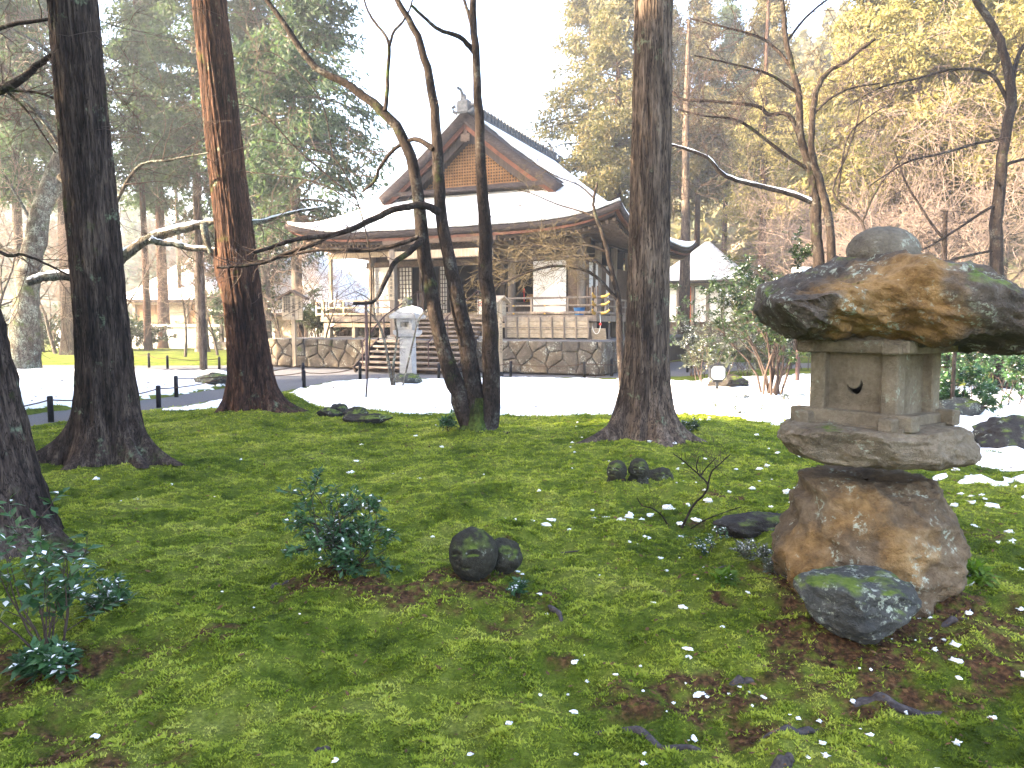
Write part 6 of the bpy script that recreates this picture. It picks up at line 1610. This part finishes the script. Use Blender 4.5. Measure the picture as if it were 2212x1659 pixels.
# ------------------------------------------------------------------ other buildings and the hills
def small_hall(name, x, y, rz, W, Dp, zw0, zw1, rise, label, cols=("plaster", "orange_door", "plaster", "plaster", "plaster"), over=1.1, roofm="snow"):
    t = thing(name, (x, y, 0), label, "building", None, rz)
    MB().box((0, Dp / 2, zw1 / 2), (W - .3, Dp - .3, zw1)).build("wall_core", MAT["wood_brown"], t)
    MB().box((0, Dp / 2, zw0 / 2), (W + .8, Dp + .8, zw0), bev=.05).build("plinth", MAT["wall_stone"], t)
    n = len(cols)
    for k, m_ in enumerate(cols): MB().box((-W / 2 + W * (k + .5) / n, -.02, (zw0 + zw1) / 2), (W / n - .25, .08, (zw1 - zw0) * .72)).build("wall_panel", MAT[m_], t)
    for k in range(n + 1): MB().box((-W / 2 + W * k / n, -.06, (zw0 + zw1) / 2), (.22, .22, zw1 - zw0), bev=.02).build("pillar", MAT["wood_grey"], t)
    MB().box((0, -.08, zw1 - .22), (W + .3, .2, .3), bev=.02).build("beam", MAT["wood_pale"], t)
    E2, F2 = W / 2 + over, Dp / 2 + over
    n1 = 24; xs = np.linspace(-1, 1, n1); ys = np.linspace(-1, 1, n1); Xg, Yg = np.meshgrid(xs, ys)
    d_ = np.minimum((1 - np.abs(Xg)) * E2, (1 - np.abs(Yg)) * F2)
    Z = zw1 - .1 + rise * (d_ / min(E2, F2)) ** 1.15 + .45 * np.abs(Xg) ** 6 * np.abs(Yg) ** 6
    rf = obj("roof", grid_mesh("roof", Xg * E2, Dp / 2 + Yg * F2, Z, MAT["bark_roof"], False), t); solid(rf, .18)
    rs = obj("roof_snow", grid_mesh("roof_snow", Xg * E2 * .985, Dp / 2 + Yg * F2 * .985, Z + .09, MAT["snow"], False), t); solid(rs, .08)
    mb = MB()
    for k in range(int(W * 3)): mb.box((-E2 + .3 + (2 * E2 - .6) * k / (W * 3 - 1), Dp / 2 - F2 + .6, zw1 - .22), (.08, 1.0, .10))
    mb.build("rafters", MAT["wood_pale"], t)["kind"] = "stuff"
    return t
small_hall("small_hall", 12.9, 51, -.42, 5.0, 5.0, 1.3, 4.6, 3.0, "small hall with a thick snowy roof and orange door beside the main hall")
small_hall("far_hall", -14.2, 45, -.30, 8.0, 7.0, .5, 2.3, 4.2, "distant hall with a snow whitened roof left of the main hall", cols=("wood_board", "plaster", "wood_board", "plaster"))
small_hall("far_hall", -24.5, 54, -.1, 6.0, 6.0, .6, 3.4, 3.6, "distant brown gabled house seen between the far left trunks", cols=("wood_lattice", "wood_board", "wood_lattice"))
far_h = thing("boundary_wall", (-16, 49, 0), "low tiled boundary wall in the snow beyond the left hedge", "wall", rz=-.1)
MB().box((0, 0, .7), (30, .4, 1.4)).build("wall_body", MAT["plaster"], far_h); MB().box((0, 0, 1.52), (30.4, .9, .16)).build("coping", MAT["snow"], far_h)

def hill(name, x0, x1, y0, y1, zf, n=60):
    X, Y = np.meshgrid(np.linspace(x0, x1, n), np.linspace(y0, y1, n)); o = obj(name, grid_mesh(name, X, Y, zf(X, Y), MAT["hill"])); o["kind"] = "structure"; return o
sm = lambda t: np.clip(t, 0, 1) ** 2 * (3 - 2 * np.clip(t, 0, 1))
hz_l = lambda x, y: -1.5 + 20 * sm((y - 75) / 70) * sm((-x - 22) / 45) + 3 * fbm(x * .03, y * .03, 1, 3)
hz_r = lambda x, y: -1.5 + 32 * sm((y * .55 + x - 38) / 55) * sm((x - 9) / 22) + 2 * fbm(x * .04, y * .04, 5, 3)
hill("hill", -260, 10, 70, 240, hz_l); hill("hill", 8, 220, 30, 200, hz_r)
def wood(name, n, xf, zfun, seed, mat, label, hgt=(6, 11)):
    r = np.random.default_rng(seed); V = []; x, y = xf(r, n); z = zfun(x, y)
    k = z > .2; x, y, z = x[k], y[k], z[k]; n = len(x); m = 120
    H = hgt[0] + (hgt[1] - hgt[0]) * r.random(n); t = r.random((n, m)); a = r.random((n, m)) * 6.283
    R = H[:, None] * .26 * (1 - t) ** .7 * np.sqrt(r.random((n, m)))
    C = np.stack([x[:, None] + R * np.cos(a), y[:, None] + R * np.sin(a), z[:, None] + H[:, None] * (.1 + .9 * t)], -1).reshape(-1, 3)
    d = r.normal(size=C.shape); d /= np.linalg.norm(d, axis=1, keepdims=True); e = np.cross(d, r.normal(size=C.shape)); e /= np.linalg.norm(e, axis=1, keepdims=True)
    s = (.35 + .5 * r.random(len(C)))[:, None]
    V = np.stack([C - d * s, C + e * s * .5, C + d * s, C - e * s * .5], 1).reshape(-1, 3); q = np.arange(len(C))[:, None] * 4
    o = obj(name, mesh_np(name, V, q + np.arange(4), MAT[mat])); o["kind"] = "stuff"; tag(o, label, "wood")
wood("far_wood", 160, lambda r, n: (-30 - 120 * r.random(n), 100 + 75 * r.random(n)), hz_l, 3, "leaf_cedar", "hazy wooded slope far behind the left trunks")
wood("far_wood", 420, lambda r, n: (14 + 70 * r.random(n), 46 + 75 * r.random(n)), hz_r, 4, "leaf_cedar_brown", "brown wooded hillside rising behind the right thicket", (5, 10))
wood("far_wood", 60, lambda r, n: (-12 + 14 * r.random(n), 70 + 25 * r.random(n)), lambda x, y: 1 + 0 * x, 5, "leaf_cedar", "pale treetops showing behind the hall's ridge", (10, 16))
# ------------------------------------------------------------------ the misty winter air
hz = MB().box((0, 95, 21), (560, 390, 46)).mesh("haze", None)
hm = bpy.data.materials.new("haze"); hm.use_nodes = True; nt = hm.node_tree; nt.nodes.clear()
ou = nt.nodes.new("ShaderNodeOutputMaterial"); pv = nt.nodes.new("ShaderNodeVolumePrincipled")
pv.inputs["Color"].default_value = (.93, .96, 1.0, 1); pv.inputs["Density"].default_value = .0015; pv.inputs["Anisotropy"].default_value = .2
nt.links.new(pv.outputs[0], ou.inputs["Volume"])
hz.materials.append(hm)
ho = obj("haze", hz); ho["kind"] = "stuff"
tag(ho, "thin pale winter haze filling the garden air", "haze")
